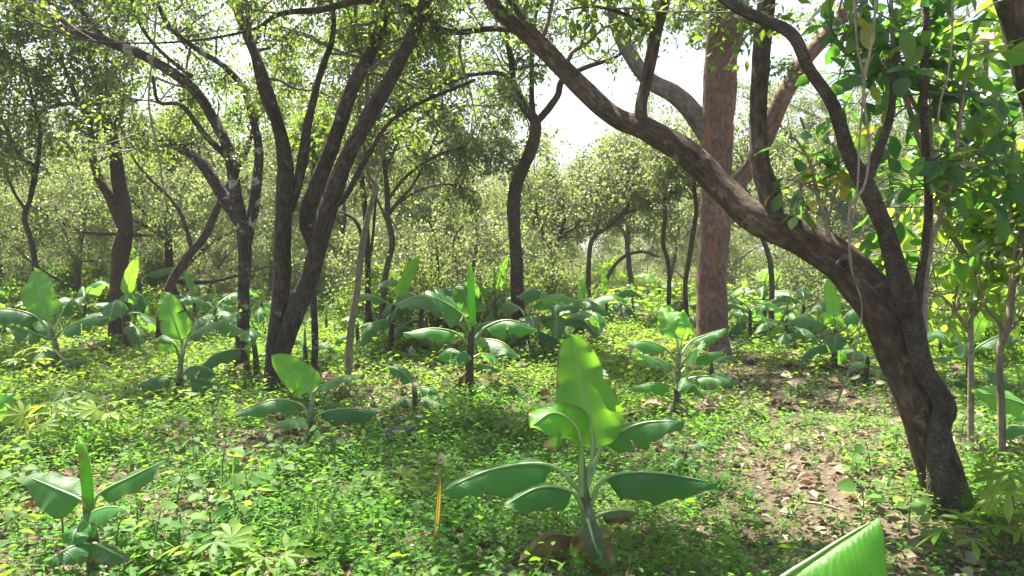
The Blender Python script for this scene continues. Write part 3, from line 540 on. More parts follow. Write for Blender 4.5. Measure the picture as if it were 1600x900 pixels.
tree('curved grey-brown forked tree right of the pale sapling', 14.0, [
    [(594, 505, 0, 15), (598, 460, 0, 12), (604, 420, 0, 11), (613, 380, 0, 11), (607, 340, 0, 11), (606, 310, 0, 10), (600, 260, 0, 8), (590, 210, 0, 7)],
    [(607, 335, 0, 8), (625, 312, 0, 7), (645, 290, 0, 5), (670, 240, 0, 5), (690, 180, 0, 4)], [(606, 350, 0, 5), (580, 290, 0, 4), (550, 250, 0, 4)],
    [(606, 312, 0, 7), (640, 270, -.2, 6), (690, 240, -.3, 5), (750, 228, -.4, 4), (795, 250, -.4, 3)], [(607, 330, 0, 6), (650, 300, .3, 5), (700, 288, .5, 4), (745, 300, .6, 3)], [(601, 265, 0, 6), (640, 200, .3, 5), (700, 168, .5, 4), (775, 165, .6, 3)]],
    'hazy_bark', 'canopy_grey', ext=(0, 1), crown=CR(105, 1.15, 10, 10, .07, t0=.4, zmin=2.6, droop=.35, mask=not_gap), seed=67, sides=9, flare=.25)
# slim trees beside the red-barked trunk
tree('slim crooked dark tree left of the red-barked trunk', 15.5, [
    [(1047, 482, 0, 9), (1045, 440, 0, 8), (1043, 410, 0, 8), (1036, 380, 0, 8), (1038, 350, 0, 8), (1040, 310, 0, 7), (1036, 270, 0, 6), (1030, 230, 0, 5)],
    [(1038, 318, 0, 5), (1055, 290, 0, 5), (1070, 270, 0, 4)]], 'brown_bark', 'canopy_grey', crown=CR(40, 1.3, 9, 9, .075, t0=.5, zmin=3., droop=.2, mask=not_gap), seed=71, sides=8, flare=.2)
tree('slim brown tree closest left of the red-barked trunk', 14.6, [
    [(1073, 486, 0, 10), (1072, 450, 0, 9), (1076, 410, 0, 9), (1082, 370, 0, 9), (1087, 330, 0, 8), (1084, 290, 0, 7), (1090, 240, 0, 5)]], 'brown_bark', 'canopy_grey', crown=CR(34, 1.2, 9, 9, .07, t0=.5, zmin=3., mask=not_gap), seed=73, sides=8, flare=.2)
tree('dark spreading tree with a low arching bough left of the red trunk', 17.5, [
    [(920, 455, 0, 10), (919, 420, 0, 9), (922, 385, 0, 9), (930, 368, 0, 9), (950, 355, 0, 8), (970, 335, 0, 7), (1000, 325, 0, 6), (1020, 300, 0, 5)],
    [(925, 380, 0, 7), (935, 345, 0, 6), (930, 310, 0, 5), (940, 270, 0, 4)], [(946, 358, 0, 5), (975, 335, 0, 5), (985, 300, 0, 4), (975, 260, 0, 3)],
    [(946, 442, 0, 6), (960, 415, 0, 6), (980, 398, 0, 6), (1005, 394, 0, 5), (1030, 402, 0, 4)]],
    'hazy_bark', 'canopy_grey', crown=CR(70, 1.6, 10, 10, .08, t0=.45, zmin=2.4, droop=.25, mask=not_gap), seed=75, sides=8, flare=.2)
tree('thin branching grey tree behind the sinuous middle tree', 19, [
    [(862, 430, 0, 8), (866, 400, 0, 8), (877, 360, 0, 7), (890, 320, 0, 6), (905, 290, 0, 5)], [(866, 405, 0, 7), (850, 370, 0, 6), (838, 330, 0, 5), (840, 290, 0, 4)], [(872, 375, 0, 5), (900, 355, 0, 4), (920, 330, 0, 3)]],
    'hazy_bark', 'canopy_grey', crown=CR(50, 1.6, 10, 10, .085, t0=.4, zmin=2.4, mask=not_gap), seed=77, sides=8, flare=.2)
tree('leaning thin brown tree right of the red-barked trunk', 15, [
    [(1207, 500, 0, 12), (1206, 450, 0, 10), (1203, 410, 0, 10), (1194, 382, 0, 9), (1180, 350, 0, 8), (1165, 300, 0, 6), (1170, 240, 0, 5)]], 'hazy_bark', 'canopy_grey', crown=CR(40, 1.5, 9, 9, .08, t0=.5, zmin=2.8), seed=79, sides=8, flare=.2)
# the trunk that crosses the top right corner, rooted beyond the frame
tree('thick grey trunk leaning in at the top right corner', 4.9, [
    [(1700, 840, 0, 70), (1690, 600, 0, 60), (1665, 380, 0, 55), (1640, 240, 0, 52), (1605, 120, 0, 50), (1590, 60, 0, 48), (1572, 0, 0, 46), (1550, -90, 0, 40)]],
    'lean_bark', 'canopy', ext=(0,), crown=CR(14, 1.0, 8, 8, .08, t0=.7, zmin=3.2), seed=83, sides=16, flare=.3)
tree('slim grey sapling rising at the right edge', 5.2, [
    [(1562, 775, 0, 17), (1564, 700, 0, 14), (1565, 620, 0, 13), (1566, 550, 0, 13), (1580, 505, 0, 14), (1585, 440, .05, 12), (1592, 380, .1, 10), (1610, 300, .1, 9)],
    [(1567, 545, 0, 9), (1560, 505, 0, 7), (1540, 480, -.05, 5), (1530, 430, -.1, 4)], [(1575, 520, 0, 7), (1598, 490, .05, 5), (1620, 440, .1, 4)]],
    'pale_bark', 'canopy', crown=CR(10, .6, 6, 7, .08, t0=.6, zmin=1.5, tmpl=LEAF4), seed=85, sides=10, flare=.15)

# ------------------------------------------------------------------ the broad-leaved shrubs at the right
def blade_template(rng, length, width, curl, fold, n=6, obov=.6, wave=.0):
    t = np.linspace(0, 1, n + 1); prof = np.sin(math.pi * t ** (.75 if obov < .5 else 1.35)) ** .8 * width / 2; prof[0] = prof[-1] = .0015
    V = []
    for ti, w in zip(t, prof):
        z = -curl * length * ti ** 2; wv = wave * math.sin(ti * 9)
        V += [[-w * math.cos(fold), ti * length, z + w * math.sin(fold) + wv], [0, ti * length, z], [w * math.cos(fold), ti * length, z + w * math.sin(fold) - wv]]
    Q = []
    for i in range(n): Q += [[3 * i, 3 * i + 1, 3 * i + 4, 3 * i + 3], [3 * i + 1, 3 * i + 2, 3 * i + 5, 3 * i + 4]]
    return np.array(V), np.array(Q)
rg = np.random.default_rng(91); BIGT = []
for k in range(6):
    V, Q = blade_template(rg, rg.uniform(.12, .17), rg.uniform(.06, .085), rg.uniform(.05, .35), rg.uniform(.1, .35), 6, .6, .003)
    V2 = V.copy(); V2[:, 1] += .02
    BIGT.append(mesh_np('broad_leaf', V2, Q)); BIGT[-1].materials.append(M['big'])
def mat_rows(o, X, Y, Z, p, s):
    from mathutils import Matrix
    o.matrix_local = Matrix(((X[0] * s, Y[0] * s, Z[0] * s, p[0]), (X[1] * s, Y[1] * s, Z[1] * s, p[1]), (X[2] * s, Y[2] * s, Z[2] * s, p[2]), (0, 0, 0, 1)))
def shrub(label, depth, stems, n_twig, twig_len, per, seed, region, scale=1.0, bark='liana', limit=270, yellow=0.03, rooted=True, leafmat=None):
    rg = np.random.default_rng(seed); L3 = []
    for st in stems:
        pts = np.array([P(a, b, depth + o) for a, b, o, w in st]); rad = np.array([w / 2 / F * (depth + o) for a, b, o, w in st]); L3.append([pts, rad])
    if rooted: L3[0][0][0][2] = float(height(*L3[0][0][0][:2])) - .04
    root = thing('broadleaf_shrub', label, 'shrub', L3[0][0][0]); org = np.array(root.location); cl = []
    for k, (pts, rad) in enumerate(L3):
        V, Q, T, uv, C, R = tube(pts, rad, 9, .06, .06, .006, .15 if k == 0 else 0, 0, seed + k); cl.append(C)
        obj('stem' if k == 0 else 'branch', mesh_np('shrub_stem', V - org, Q, T, uv), M[bark], root)
    A = []; x0, y0, x1, y1 = region
    while len(A) < n_twig:
        C = cl[rg.integers(len(cl))]; i = int(rg.uniform(.3, 1) * (len(C) - 1)); d = unit(rg.normal(size=3) * [1, .8, .6] + [0, 0, .25]); L = twig_len * rg.uniform(.4, 1.3); a = [C[i]]
        for k in range(4): d = unit(d + rg.normal(0, .2, 3) + [0, 0, .03]); a.append(a[-1] + d * L / 4)
        px, py = project(a[-1])
        if x0 < px < x1 and y0 < py < y1: A.append(a)
    A = np.array(A); V, Q = thin_tubes(A, np.full(len(A), .006), np.full(len(A), .0025), 4)
    obj('twigs', mesh_np('shrub_twigs', V - org, Q), M['twig'], root, 'stuff')
    cand = []
    for a in A:
        for k in range(per):
            f = 1 - .75 * (k / per) ** 1.2; q = f * 4; i = min(int(q), 3); p = a[i] + (a[i + 1] - a[i]) * (q - i); td = unit(a[i + 1] - a[i])
            Y = unit(td * .55 + unit(rg.normal(size=3)) * .8 + [0, 0, -.15]); nz = unit(rg.normal(size=3) * .7 + [0, -.25, 1.0]); X = unit(np.cross(Y, nz)); Z = np.cross(X, Y); cand.append((p, X, Y, Z, scale * rg.uniform(.6, 1.2)))
    cand.sort(key=lambda c: c[0][1])
    for p, X, Y, Z, s in cand[:limit]:
        o = bpy.data.objects.new('leaf', BIGT[rg.integers(len(BIGT))]); COL.objects.link(o); o.parent = root; mat_rows(o, X, Y, Z, p - org, s)
        if leafmat: o.material_slots[0].link = 'OBJECT'; o.material_slots[0].material = M[leafmat]
        if rg.uniform() < yellow: o.material_slots[0].link = 'OBJECT'; o.material_slots[0].material = M['yellow']
    rest = cand[limit:]
    if rest:
        V0, Q0 = blade_template(rg, .14, .07, .15, .2, 4); V0[:, 1] += .02
        V, Fc = stamp(V0, Q0, np.array([c[0] for c in rest]) - org, np.array([c[1] for c in rest]), np.array([c[2] for c in rest]), np.array([c[3] for c in rest]), np.array([c[4] for c in rest]))
        obj('foliage', mesh_np('foliage', V, Fc), M[leafmat or 'big'], root, 'stuff')
    return root
shrub('broad-leaved shrub with dark glossy leaves behind the cracked-bark stem', 4.75, [
    [(1452, 640, 0, 18), (1440, 480, 0, 15), (1447, 380, 0, 14), (1450, 250, .05, 13), (1446, 120, .05, 12), (1448, -30, .1, 10)],
    [(1450, 260, .05, 9), (1420, 170, 0, 8), (1395, 90, -.05, 7), (1390, 0, 0, 6)], [(1446, 400, 0, 9), (1480, 300, -.1, 8), (1500, 180, -.1, 7), (1520, 60, 0, 6)],
    [(1448, 330, 0, 8), (1490, 280, .2, 7), (1540, 240, .3, 6), (1590, 190, .3, 5)], [(1449, 200, .05, 7), (1400, 120, .3, 6), (1330, 90, .2, 6), (1290, 40, .2, 5)]],
    150, .45, 6, 92, (1270, -60, 1640, 430), 1.12, limit=295, yellow=.012)
shrub('broad-leaved shrub with bright back-lit leaves at the right edge', 6.0, [
    [(1520, 640, 0, 9), (1515, 500, 0, 8), (1530, 380, 0, 8), (1545, 250, 0, 9), (1540, 100, 0, 8), (1550, -20, 0, 7)],
    [(1525, 420, 0, 8), (1480, 360, 0, 7), (1450, 300, 0, 6)], [(1530, 400, 0, 8), (1570, 330, 0, 7), (1610, 250, 0, 6)], [(1540, 180, 0, 7), (1500, 100, 0, 6), (1480, 20, 0, 5)], [(1515, 520, 0, 7), (1480, 470, -.1, 5), (1440, 450, -.1, 4)], [(1515, 500, 0, 7), (1560, 450, .1, 5), (1600, 420, .1, 4)]],
    190, .55, 6, 93, (1370, -40, 1660, 600), 1.1, leafmat='big_backlit', yellow=.02, limit=295)
shrub('broad-leaved sprout growing on the leaning limb left of the cracked stem', 4.6, [
    [(1300, 400, .1, 8), (1290, 350, .1, 7), (1275, 300, .1, 6), (1262, 250, .05, 5), (1240, 215, 0, 4)], [(1275, 300, .1, 5), (1250, 285, .05, 4), (1230, 280, 0, 4)], [(1290, 350, .1, 5), (1310, 280, .1, 4), (1300, 220, .1, 4)]],
    18, .26, 5, 94, (1205, 170, 1400, 400), .95, yellow=.1, rooted=False)
# hanging lianas
def liana(label, pts, w, seed):
    p = np.array([P(a, b, d) for a, b, d in pts]); V, Q, T, uv, C, R = tube(p, [w] * len(p), 7, .05, .12, .008, 0, 0, seed); org = p[0]
    o = thing('liana', label, 'vine', org, 'thin lianas hanging at the right'); obj('vine_stem', mesh_np('liana', V - org, Q, T, uv), M['liana'], o)
    return o
liana('thin pale liana dangling left of the shrub stem', [(1330, -60, 4.3), (1340, 60, 4.3), (1352, 130, 4.3), (1346, 220, 4.3), (1340, 300, 4.3), (1325, 400, 4.35), (1345, 480, 4.4), (1330, 560, 4.4), (1300, 640, 4.5)], .006, 1)
liana('thin twisted liana crossing the cracked-bark stem', [(1372, -50, 4.25), (1362, 60, 4.25), (1350, 140, 4.25), (1358, 230, 4.25), (1352, 290, 4.25), (1330, 330, 4.25), (1335, 420, 4.3)], .007, 2)
liana('curling liana hooked below the shrub leaves', [(1490, -50, 4.4), (1482, 100, 4.4), (1468, 160, 4.4), (1466, 200, 4.4), (1480, 217, 4.4), (1500, 220, 4.4), (1508, 228, 4.4), (1500, 236, 4.4)], .006, 3)
liana('loose grey liana strung across the left treetops', [(250, -40, 9.5), (240, 60, 9.5), (232, 160, 9.5), (250, 250, 9.5), (262, 330, 9.5)], .012, 4)

# ------------------------------------------------------------------ banana plants
def banana_leaf(root, org, pts, width, hint, fold=.5, kind='banana', seed=0, nl=22, pet=None, wave=1.0, tears=3, taper=0.22):
    """pts: attach, blade start, ..., tip (world). hint: where the upper face looks"""
    rg = np.random.default_rng(seed); pts = np.asarray(pts, float); m = len(pts); C = catmull(pts, (m - 1) * 16 + 1); i0 = 16
    bl = C[i0:]; ti = np.linspace(0, len(bl) - 1, nl); k = np.minimum(ti.astype(int), len(bl) - 2); f = (ti - k)[:, None]; B = bl[k] * (1 - f) + bl[k + 1] * f
    T = unit(np.gradient(B, axis=0)); Nn = np.asarray(hint, float)[None] - T * (T @ np.asarray(hint, float))[:, None]; Nn = unit(Nn); S = np.cross(T, Nn)
    t = np.linspace(0, 1, nl) ** 1.0; a = np.clip(t / .26, 0, 1); w = np.sqrt(np.maximum(1 - (1 - a) ** 2, 0)); b = np.clip((t - .45) / .55, 0, 1); w *= np.maximum(1 - b ** (2.3 if taper < .3 else 5), 0) ** (.75 if taper < .3 else .6); w *= (1 + .06 * np.sin(7 * t + rg.uniform(0, 6))) * (1 - taper * t); w = np.maximum(w, .012) * width / 2
    nw = 4; u = np.linspace(-1, 1, 2 * nw + 1); ph = rg.uniform(0, 6, 6); Lb = np.linalg.norm(np.diff(B, axis=0), axis=1).sum()
    V = np.zeros((nl, 2 * nw + 1, 3)); uvs = np.zeros((nl, 2 * nw + 1, 2))
    fl = fold * (1 + .25 * rg.normal(0, .6)); fr = fold * (1 + .25 * rg.normal(0, .6))
    for j, uj in enumerate(u):
        au = abs(uj); ang = (fl if uj < 0 else fr) * (.55 + .75 * au); sg = -1 if uj < 0 else 1
        wv = wave * (au ** 1.7) * (.13 * np.sin(11 * t + ph[0] + sg * ph[2]) + .07 * np.sin(27 * t + ph[1] + sg * 2) + .03 * np.sin(61 * t + ph[3] * sg)) * width / 2
        V[:, j] = B + (w * au)[:, None] * (sg * math.cos(ang) * S - math.sin(ang) * Nn) + wv[:, None] * Nn
        uvs[:, j, 0] = .5 + .5 * uj; uvs[:, j, 1] = t * Lb / width * .5 + .14 * au
    n2 = 2 * nw + 1; i, j = np.meshgrid(np.arange(nl - 1), np.arange(2 * nw), indexing='ij'); q = i * n2 + j
    Q = np.stack([q, q + 1, q + n2 + 1, q + n2], -1).reshape(-1, 4)
    V = V.reshape(-1, 3); uvs = uvs.reshape(-1, 2)
    # splits along the side veins: the blade parts from its edge inwards
    Ve, Ue = [V], [uvs]; nv = len(V); Qg = Q.reshape(nl - 1, 2 * nw, 4)
    rows = rg.permutation(np.arange(4, nl - 4))[:rg.integers(0, tears + 1)]
    for r in rows:
        sgn = rg.choice([-1, 1]); dp = rg.integers(1, nw); cols = [nw + sgn * (nw - q_) for q_ in range(dp)]
        for q_, c_ in enumerate(cols):
            old = r * n2 + c_; op = (1 - q_ / dp) * width * rg.uniform(.05, .12); Ve.append((V[old] + T[r] * op * .5 - Nn[r] * op * .4)[None]); Ue.append(uvs[old][None])
            for jj in (c_ - 1, c_):
                if 0 <= jj < 2 * nw: Qg[r, jj][Qg[r, jj] == old] = nv
            V[old] -= T[r] * op * .5; nv += 1
    V = np.vstack(Ve); uvs = np.vstack(Ue); Q = Qg.reshape(-1, 4)
    o = obj('leaf', mesh_np('banana_leaf', V - org, Q, None, uvs), M[kind], root)
    r0 = pet if pet else max(.006, width * .055)
    ms = C - 0; rr = np.interp(np.linspace(0, 1, len(ms)), [0, 1.2 / (m - 1), .8, 1], [1, .55, .25, .08]) * r0
    tt = catmull(pts, 12); Vm, Qm, Tm, uvm, _, _ = tube(ms[::max(1, len(ms) // 9)], rr[::max(1, len(ms) // 9)], 5, .2, .03)
    obj('midrib', mesh_np('midrib', Vm - org, Qm, Tm, uvm), M['midrib_dead' if kind == 'banana_dead' else 'midrib'], o)
    return o
def spear(root, org, pts, r, kind='banana_young'):
    V, Q, T, uv, C, R = tube(pts, [r * .8, r, r * .95, r * .7, r * .15][:len(pts)] if len(pts) >= 5 else np.linspace(r, r * .2, len(pts)), 8, .03, .12, .0)
    obj('rolled_leaf', mesh_np('rolled_leaf', V - org, Q, T, uv), M[kind], root)
UPV, CAMV = (0, -.15, 1), (0, -1, .25)
def banana_px(label, stem, leaves, seed, stem_mat='stem', group='banana plants of the clearing', spears=(), gbase=None):
    """stem: [(px,py,width)]; leaves: ([(px,py,depth offset)...], width px, hint, fold, kind)"""
    g = G(*(gbase or stem[0][:2])); d = g[1]; root = thing('banana_plant', label, 'banana plant', g, group); org = np.array(root.location)
    pts = np.array([P(a, b, d) for a, b, w in stem]); pts[0][2] = min(pts[0][2], g[2]) - .03; rad = [w / 2 / F * d for a, b, w in stem]
    V, Q, T, uv, C, R = tube(pts, rad, 12, .03, .07, .004, .12, .03, seed); obj('pseudostem', mesh_np('pseudostem', V - org, Q, T, uv), M[stem_mat], root)
    for k, lf in enumerate(leaves):
        lp, wd, hint, fold, kind = lf[:5]
        banana_leaf(root, org, [P(a, b, d + o) for a, b, o in lp], wd / F * d, hint, fold, kind, seed * 17 + k, nl=28 if d < 7 else 20, pet=lf[5] / F * d if len(lf) > 5 else None, taper=lf[6] if len(lf) > 6 else .22)
    for sp in spears: spear(root, org, np.array([P(a, b, d + o) for a, b, o in sp[0]]), sp[1] / 2 / F * d)
    return root
B, Y_, D_, O_ = 'banana', 'banana_young', 'banana_dead', 'banana_old'
banana_px('nearest banana plant with tall upright back-lit leaf and withered lower leaves', [(938, 892, 32), (926, 840, 25), (914, 780, 20), (910, 735, 14), (910, 710, 8)], [
    ([(911, 770, 0), (926, 700, .03), (912, 610, .12), (893, 524, .22)], 122, (-.1, -1, .2), -.2, Y_, 5, .5),
    ([(908, 775, -.02), (907, 690, -.04), (888, 655, -.10), (860, 646, -.18), (829, 668, -.24)], 118, (-.15, -.75, .8), .4, Y_, 5),
    ([(918, 760, 0), (945, 694, .05), (1000, 662, .0), (1068, 658, -.1)], 84, (0, -.55, 1), .5, B, 5),
    ([(914, 778, 0), (862, 728, -.02), (775, 732, -.06), (690, 766, -.1)], 96, (0, -.5, 1), .62, B, 5),
    ([(912, 800, 0), (893, 768, -.1), (842, 762, -.2), (786, 792, -.26)], 74, (0, -.5, 1), .55, B, 5),
    ([(920, 798, 0), (946, 748, -.04), (1018, 738, -.1), (1125, 756, -.12)], 98, (0, -.5, 1), .65, B, 5),
    ([(920, 815, 0), (940, 803, .02), (968, 797, .05), (998, 800, .06)], 44, (0, -.5, 1), .6, 'banana_dying', 4),
    ([(914, 838, 0), (893, 838, -.1), (858, 836, -.18), (822, 872, -.22)], 56, (0, -.5, 1), .6, D_, 4),
    ([(918, 812, -.05), (920, 818, -.12), (932, 858, -.2), (958, 906, -.18)], 74, (.05, -1, .35), .35, 'banana_dying', 4)], 1, 'stem')
banana_px('banana plant with a rolled spear leaf standing in the centre', [(731, 612, 17), (733, 575, 13), (735, 540, 13), (738, 512, 8)], [
    ([(738, 520, 0), (722, 492, -.1), (690, 470, -.3), (662, 462, -.5)], 70, (.1, -.7, .8), .15, B),
    ([(738, 510, 0), (737, 492, .1), (730, 465, .2), (745, 445, .3)], 60, (.1, -1, .1), .1, B),
    ([(735, 540, 0), (712, 520, -.1), (676, 513, -.15), (630, 520, -.2)], 56, UPV, .6, B), ([(740, 535, 0), (758, 512, 0), (795, 500, 0), (840, 515, 0)], 62, UPV, .6, B),
    ([(740, 548, 0), (752, 531, -.2), (785, 535, -.4), (812, 560, -.5)], 56, UPV, .45, B), ([(733, 565, 0), (718, 552, .1), (700, 545, .2), (682, 560, .2)], 44, UPV, .5, B),
    ([(734, 566, 0), (728, 551, -.2), (718, 553, -.35), (706, 572, -.4)], 40, UPV, .35, B), ([(738, 572, 0), (748, 570, -.1), (764, 572, -.2), (782, 582, -.25)], 38, UPV, .4, B),
    ([(738, 560, 0), (752, 553, .1), (770, 556, .2), (785, 572, .3)], 44, UPV, .4, B), ([(729, 580, -.05), (725, 586, -.08), (722, 598, -.1), (720, 612, -.1)], 18, CAMV, .5, D_)], 2, 'stem_dark', spears=[([(738, 510, 0), (737, 470, 0), (736, 445, 0), (735, 425, 0), (734, 412, 0)], 12)])
banana_px('banana plant with paired upright leaves right of the centre before the red trunk', [(1058, 640, 15), (1058, 600, 10), (1060, 570, 8), (1060, 552, 6)], [
    ([(1060, 550, 0), (1058, 530, .05), (1046, 500, .15), (1035, 478, .3)], 48, CAMV, -.15, Y_), ([(1062, 550, 0), (1066, 530, -.02), (1072, 508, 0), (1066, 485, .1)], 34, (.5, -1, .2), .1, Y_),
    ([(1060, 570, 0), (1040, 545, 0), (1010, 533, -.1), (978, 538, -.1)], 50, UPV, .5, B), ([(1062, 560, 0), (1078, 535, .1), (1105, 522, .15), (1135, 512, .2)], 44, UPV, .45, B),
    ([(1060, 580, 0), (1045, 568, -.2), (1015, 558, -.3), (990, 552, -.4)], 54, UPV, .45, B), ([(1062, 575, 0), (1072, 560, -.2), (1085, 548, -.4), (1098, 545, -.5)], 50, (-.3, -.8, .7), .2, B),
    ([(1058, 610, 0), (1045, 602, -.1), (1020, 598, -.15), (985, 606, -.2)], 44, UPV, .6, B), ([(1062, 600, 0), (1082, 590, -.05), (1115, 588, -.1), (1150, 596, -.1)], 48, UPV, .6, B),
    ([(1062, 585, 0), (1080, 565, .1), (1105, 552, .2), (1128, 550, .3)], 36, UPV, .5, B), ([(1060, 615, 0), (1072, 602, -.15), (1085, 604, -.25), (1100, 620, -.3)], 36, UPV, .4, B),
    ([(1062, 606, 0), (1068, 598, -.1), (1072, 590, -.2), (1060, 612, -.4)], 40, UPV, .3, B)], 3)
banana_px('banana plant with a bright yellow-green upright leaf at the left edge', [(85, 592, 13), (88, 550, 10), (84, 530, 8), (80, 515, 6)], [
    ([(80, 520, 0), (76, 500, 0), (62, 460, .1), (54, 420, .3)], 58, CAMV, -.12, Y_), ([(80, 525, 0), (60, 498, -.05), (25, 484, -.1), (-30, 480, -.1)], 62, UPV, .55, B),
    ([(82, 530, 0), (65, 525, -.1), (40, 515, -.2), (8, 512, -.3)], 52, UPV, .5, B), ([(84, 530, 0), (100, 515, -.1), (130, 500, -.1), (172, 495, 0)], 52, UPV, .6, B),
    ([(84, 520, 0), (95, 495, .2), (110, 470, .3), (135, 462, .4)], 50, UPV, .35, B), ([(84, 545, 0), (98, 560, -.2), (110, 562, -.3), (134, 565, -.4)], 34, UPV, .4, O_),
    ([(82, 545, 0), (75, 545, -.2), (60, 555, -.4), (48, 570, -.5)], 40, UPV, .4, B)], 4)
banana_px('banana plant with a tall narrow upright leaf left of the twin-stemmed tree', [(280, 625, 15), (281, 590, 10), (283, 565, 8), (284, 553, 6)], [
    ([(284, 560, 0), (282, 530, .05), (268, 490, .1), (256, 455, .2)], 48, (.25, -1, .2), -.2, Y_), ([(285, 560, 0), (295, 528, 0), (330, 508, .05), (378, 485, .1)], 42, UPV, .35, B),
    ([(282, 570, 0), (276, 545, -.2), (260, 525, -.4), (243, 530, -.5)], 52, UPV, .4, B), ([(283, 590, 0), (295, 575, -.1), (315, 572, -.2), (340, 585, -.25)], 44, UPV, .5, B),
    ([(281, 600, 0), (270, 590, -.1), (245, 590, -.15), (208, 604, -.2)], 46, UPV, .6, B), ([(283, 600, 0), (298, 592, -.2), (325, 596, -.25), (355, 608, -.3)], 38, UPV, .5, B),
    ([(283, 600, 0), (290, 605, -.1), (294, 612, -.2), (296, 625, -.2)], 22, CAMV, .4, D_)], 5)
banana_px('young banana plant with one glowing leaf in front of the twin-stemmed tree', [(485, 700, 15), (487, 665, 12), (487, 640, 9), (486, 630, 6)], [
    ([(487, 640, 0), (484, 612, 0), (462, 585, .05), (424, 556, .1)], 58, (-.2, -1, .4), .1, Y_), ([(488, 640, 0), (495, 610, .05), (525, 590, .05), (570, 585, .1)], 44, UPV, .5, B),
    ([(485, 660, 0), (470, 632, 0), (425, 625, -.05), (360, 648, -.1)], 54, UPV, .6, B), ([(488, 660, 0), (503, 645, -.05), (545, 638, -.1), (598, 642, -.1)], 52, UPV, .65, B),
    ([(485, 665, 0), (477, 657, -.2), (455, 655, -.3), (426, 664, -.35)], 44, UPV, .5, B), ([(485, 690, 0), (470, 685, -.2), (445, 692, -.3), (415, 705, -.35)], 30, UPV, .4, D_), ([(488, 685, 0), (505, 680, -.1), (525, 685, -.15), (540, 698, -.2)], 30, UPV, .4, O_)], 6)
banana_px('small banana plant with a pale unrolled spear in the bottom left corner', [(152, 905, 26), (146, 850, 19), (140, 810, 14), (138, 795, 9)], [
    ([(139, 805, 0), (127, 782, -.02), (85, 762, 0), (42, 744, .05)], 80, (.1, -.75, .8), .3, B, 4), ([(141, 805, 0), (155, 772, 0), (205, 745, .02), (263, 717, .05)], 60, (0, -.6, 1), .35, B, 4),
    ([(142, 815, 0), (146, 800, -.1), (172, 792, -.2), (200, 795, -.25)], 60, UPV, .45, B, 4), ([(145, 850, 0), (150, 850, -.15), (175, 862, -.25), (200, 875, -.3)], 50, UPV, .4, O_, 4),
    ([(145, 860, 0), (135, 850, -.15), (110, 855, -.25), (70, 880, -.3)], 60, UPV, .5, B, 4), ([(143, 830, 0), (130, 815, -.1), (118, 830, -.2), (110, 860, -.25)], 56, UPV, .4, B, 4)], 7, spears=[([(139, 810, 0), (138, 770, 0), (133, 725, 0), (128, 700, 0), (122, 682, .02)], 17)])
banana_px('banana plant of which one big leaf tip enters at the bottom edge', [(1130, 1190, 60), (1128, 1120, 50), (1125, 1060, 40)], [
    ([(1128, 1090, 0), (1170, 950, .05), (1285, 862, .1), (1374, 808, .16)], 230, (-.72, -.15, .8), .75, 'banana_mid', 9),
    ([(1125, 1100, 0), (1110, 1010, 0), (1060, 980, .0), (960, 990, -.05)], 170, UPV, .4, B, 8), ([(1128, 1110, 0), (1150, 1050, -.1), (1220, 1020, -.15), (1330, 1060, -.2)], 170, UPV, .4, B, 8)], 8)
banana_px('banana plant reaching in at the right edge behind the sapling', [(1640, 700, 20), (1638, 670, 17), (1634, 640, 15)], [
    ([(1634, 660, 0), (1605, 635, -.1), (1565, 620, -.15), (1518, 612, -.2)], 54, (0, -.8, .7), .3, Y_), ([(1636, 665, 0), (1625, 645, .1), (1600, 640, .1), (1575, 652, .1)], 50, UPV, .4, B),
    ([(1632, 670, 0), (1610, 675, -.1), (1585, 665, -.2), (1560, 680, -.3)], 46, UPV, .4, B), ([(1638, 660, 0), (1650, 620, .1), (1680, 600, .1), (1720, 610, .1)], 50, UPV, .4, B)], 9)
banana_px('banana plant of which only one leaf tip shows at the left edge', [(-60, 735, 20), (-58, 700, 16), (-56, 680, 12)], [
    ([(-57, 700, 0), (-45, 665, 0), (-10, 640, .05), (22, 614, .1)], 46, (0, -1, .5), .2, Y_), ([(-58, 705, 0), (-75, 680, 0), (-110, 670, 0), (-150, 690, 0)], 50, UPV, .5, B), ([(-57, 705, 0), (-40, 690, -.2), (-25, 695, -.3), (-8, 715, -.4)], 44, UPV, .4, B)], 10)
banana_px('tiny bluish banana sucker right of the nearest plant', [(1072, 745, 9), (1071, 720, 8), (1071, 705, 6)], [
    ([(1071, 712, 0), (1066, 700, 0), (1050, 695, 0), (1035, 692, .05)], 24, UPV, .4, B), ([(1071, 712, 0), (1080, 698, 0), (1095, 692, 0), (1114, 690, 0)], 20, UPV, .4, B), ([(1071, 722, 0), (1078, 715, -.1), (1085, 722, -.15), (1092, 735, -.2)], 26, UPV, .3, B), ([(1071, 724, 0), (1064, 716, -.1), (1058, 722, -.15), (1052, 738, -.2)], 26, UPV, .3, B)], 11)
banana_px('small bluish banana sucker before the central spear-leaved plant', [(648, 648, 10), (648, 620, 9), (646, 605, 7)], [
    ([(647, 612, 0), (643, 597, 0), (626, 580, .02), (606, 572, .05)], 30, (0, -.6, .9), .3, B), ([(648, 615, 0), (655, 606, 0), (672, 606, 0), (690, 616, 0)], 32, UPV, .5, B), ([(648, 625, 0), (640, 620, -.1), (625, 624, -.15), (608, 640, -.2)], 34, UPV, .5, B), ([(648, 628, 0), (660, 622, -.1), (676, 626, -.15), (700, 636, -.2)], 30, UPV, .5, B)], 12)
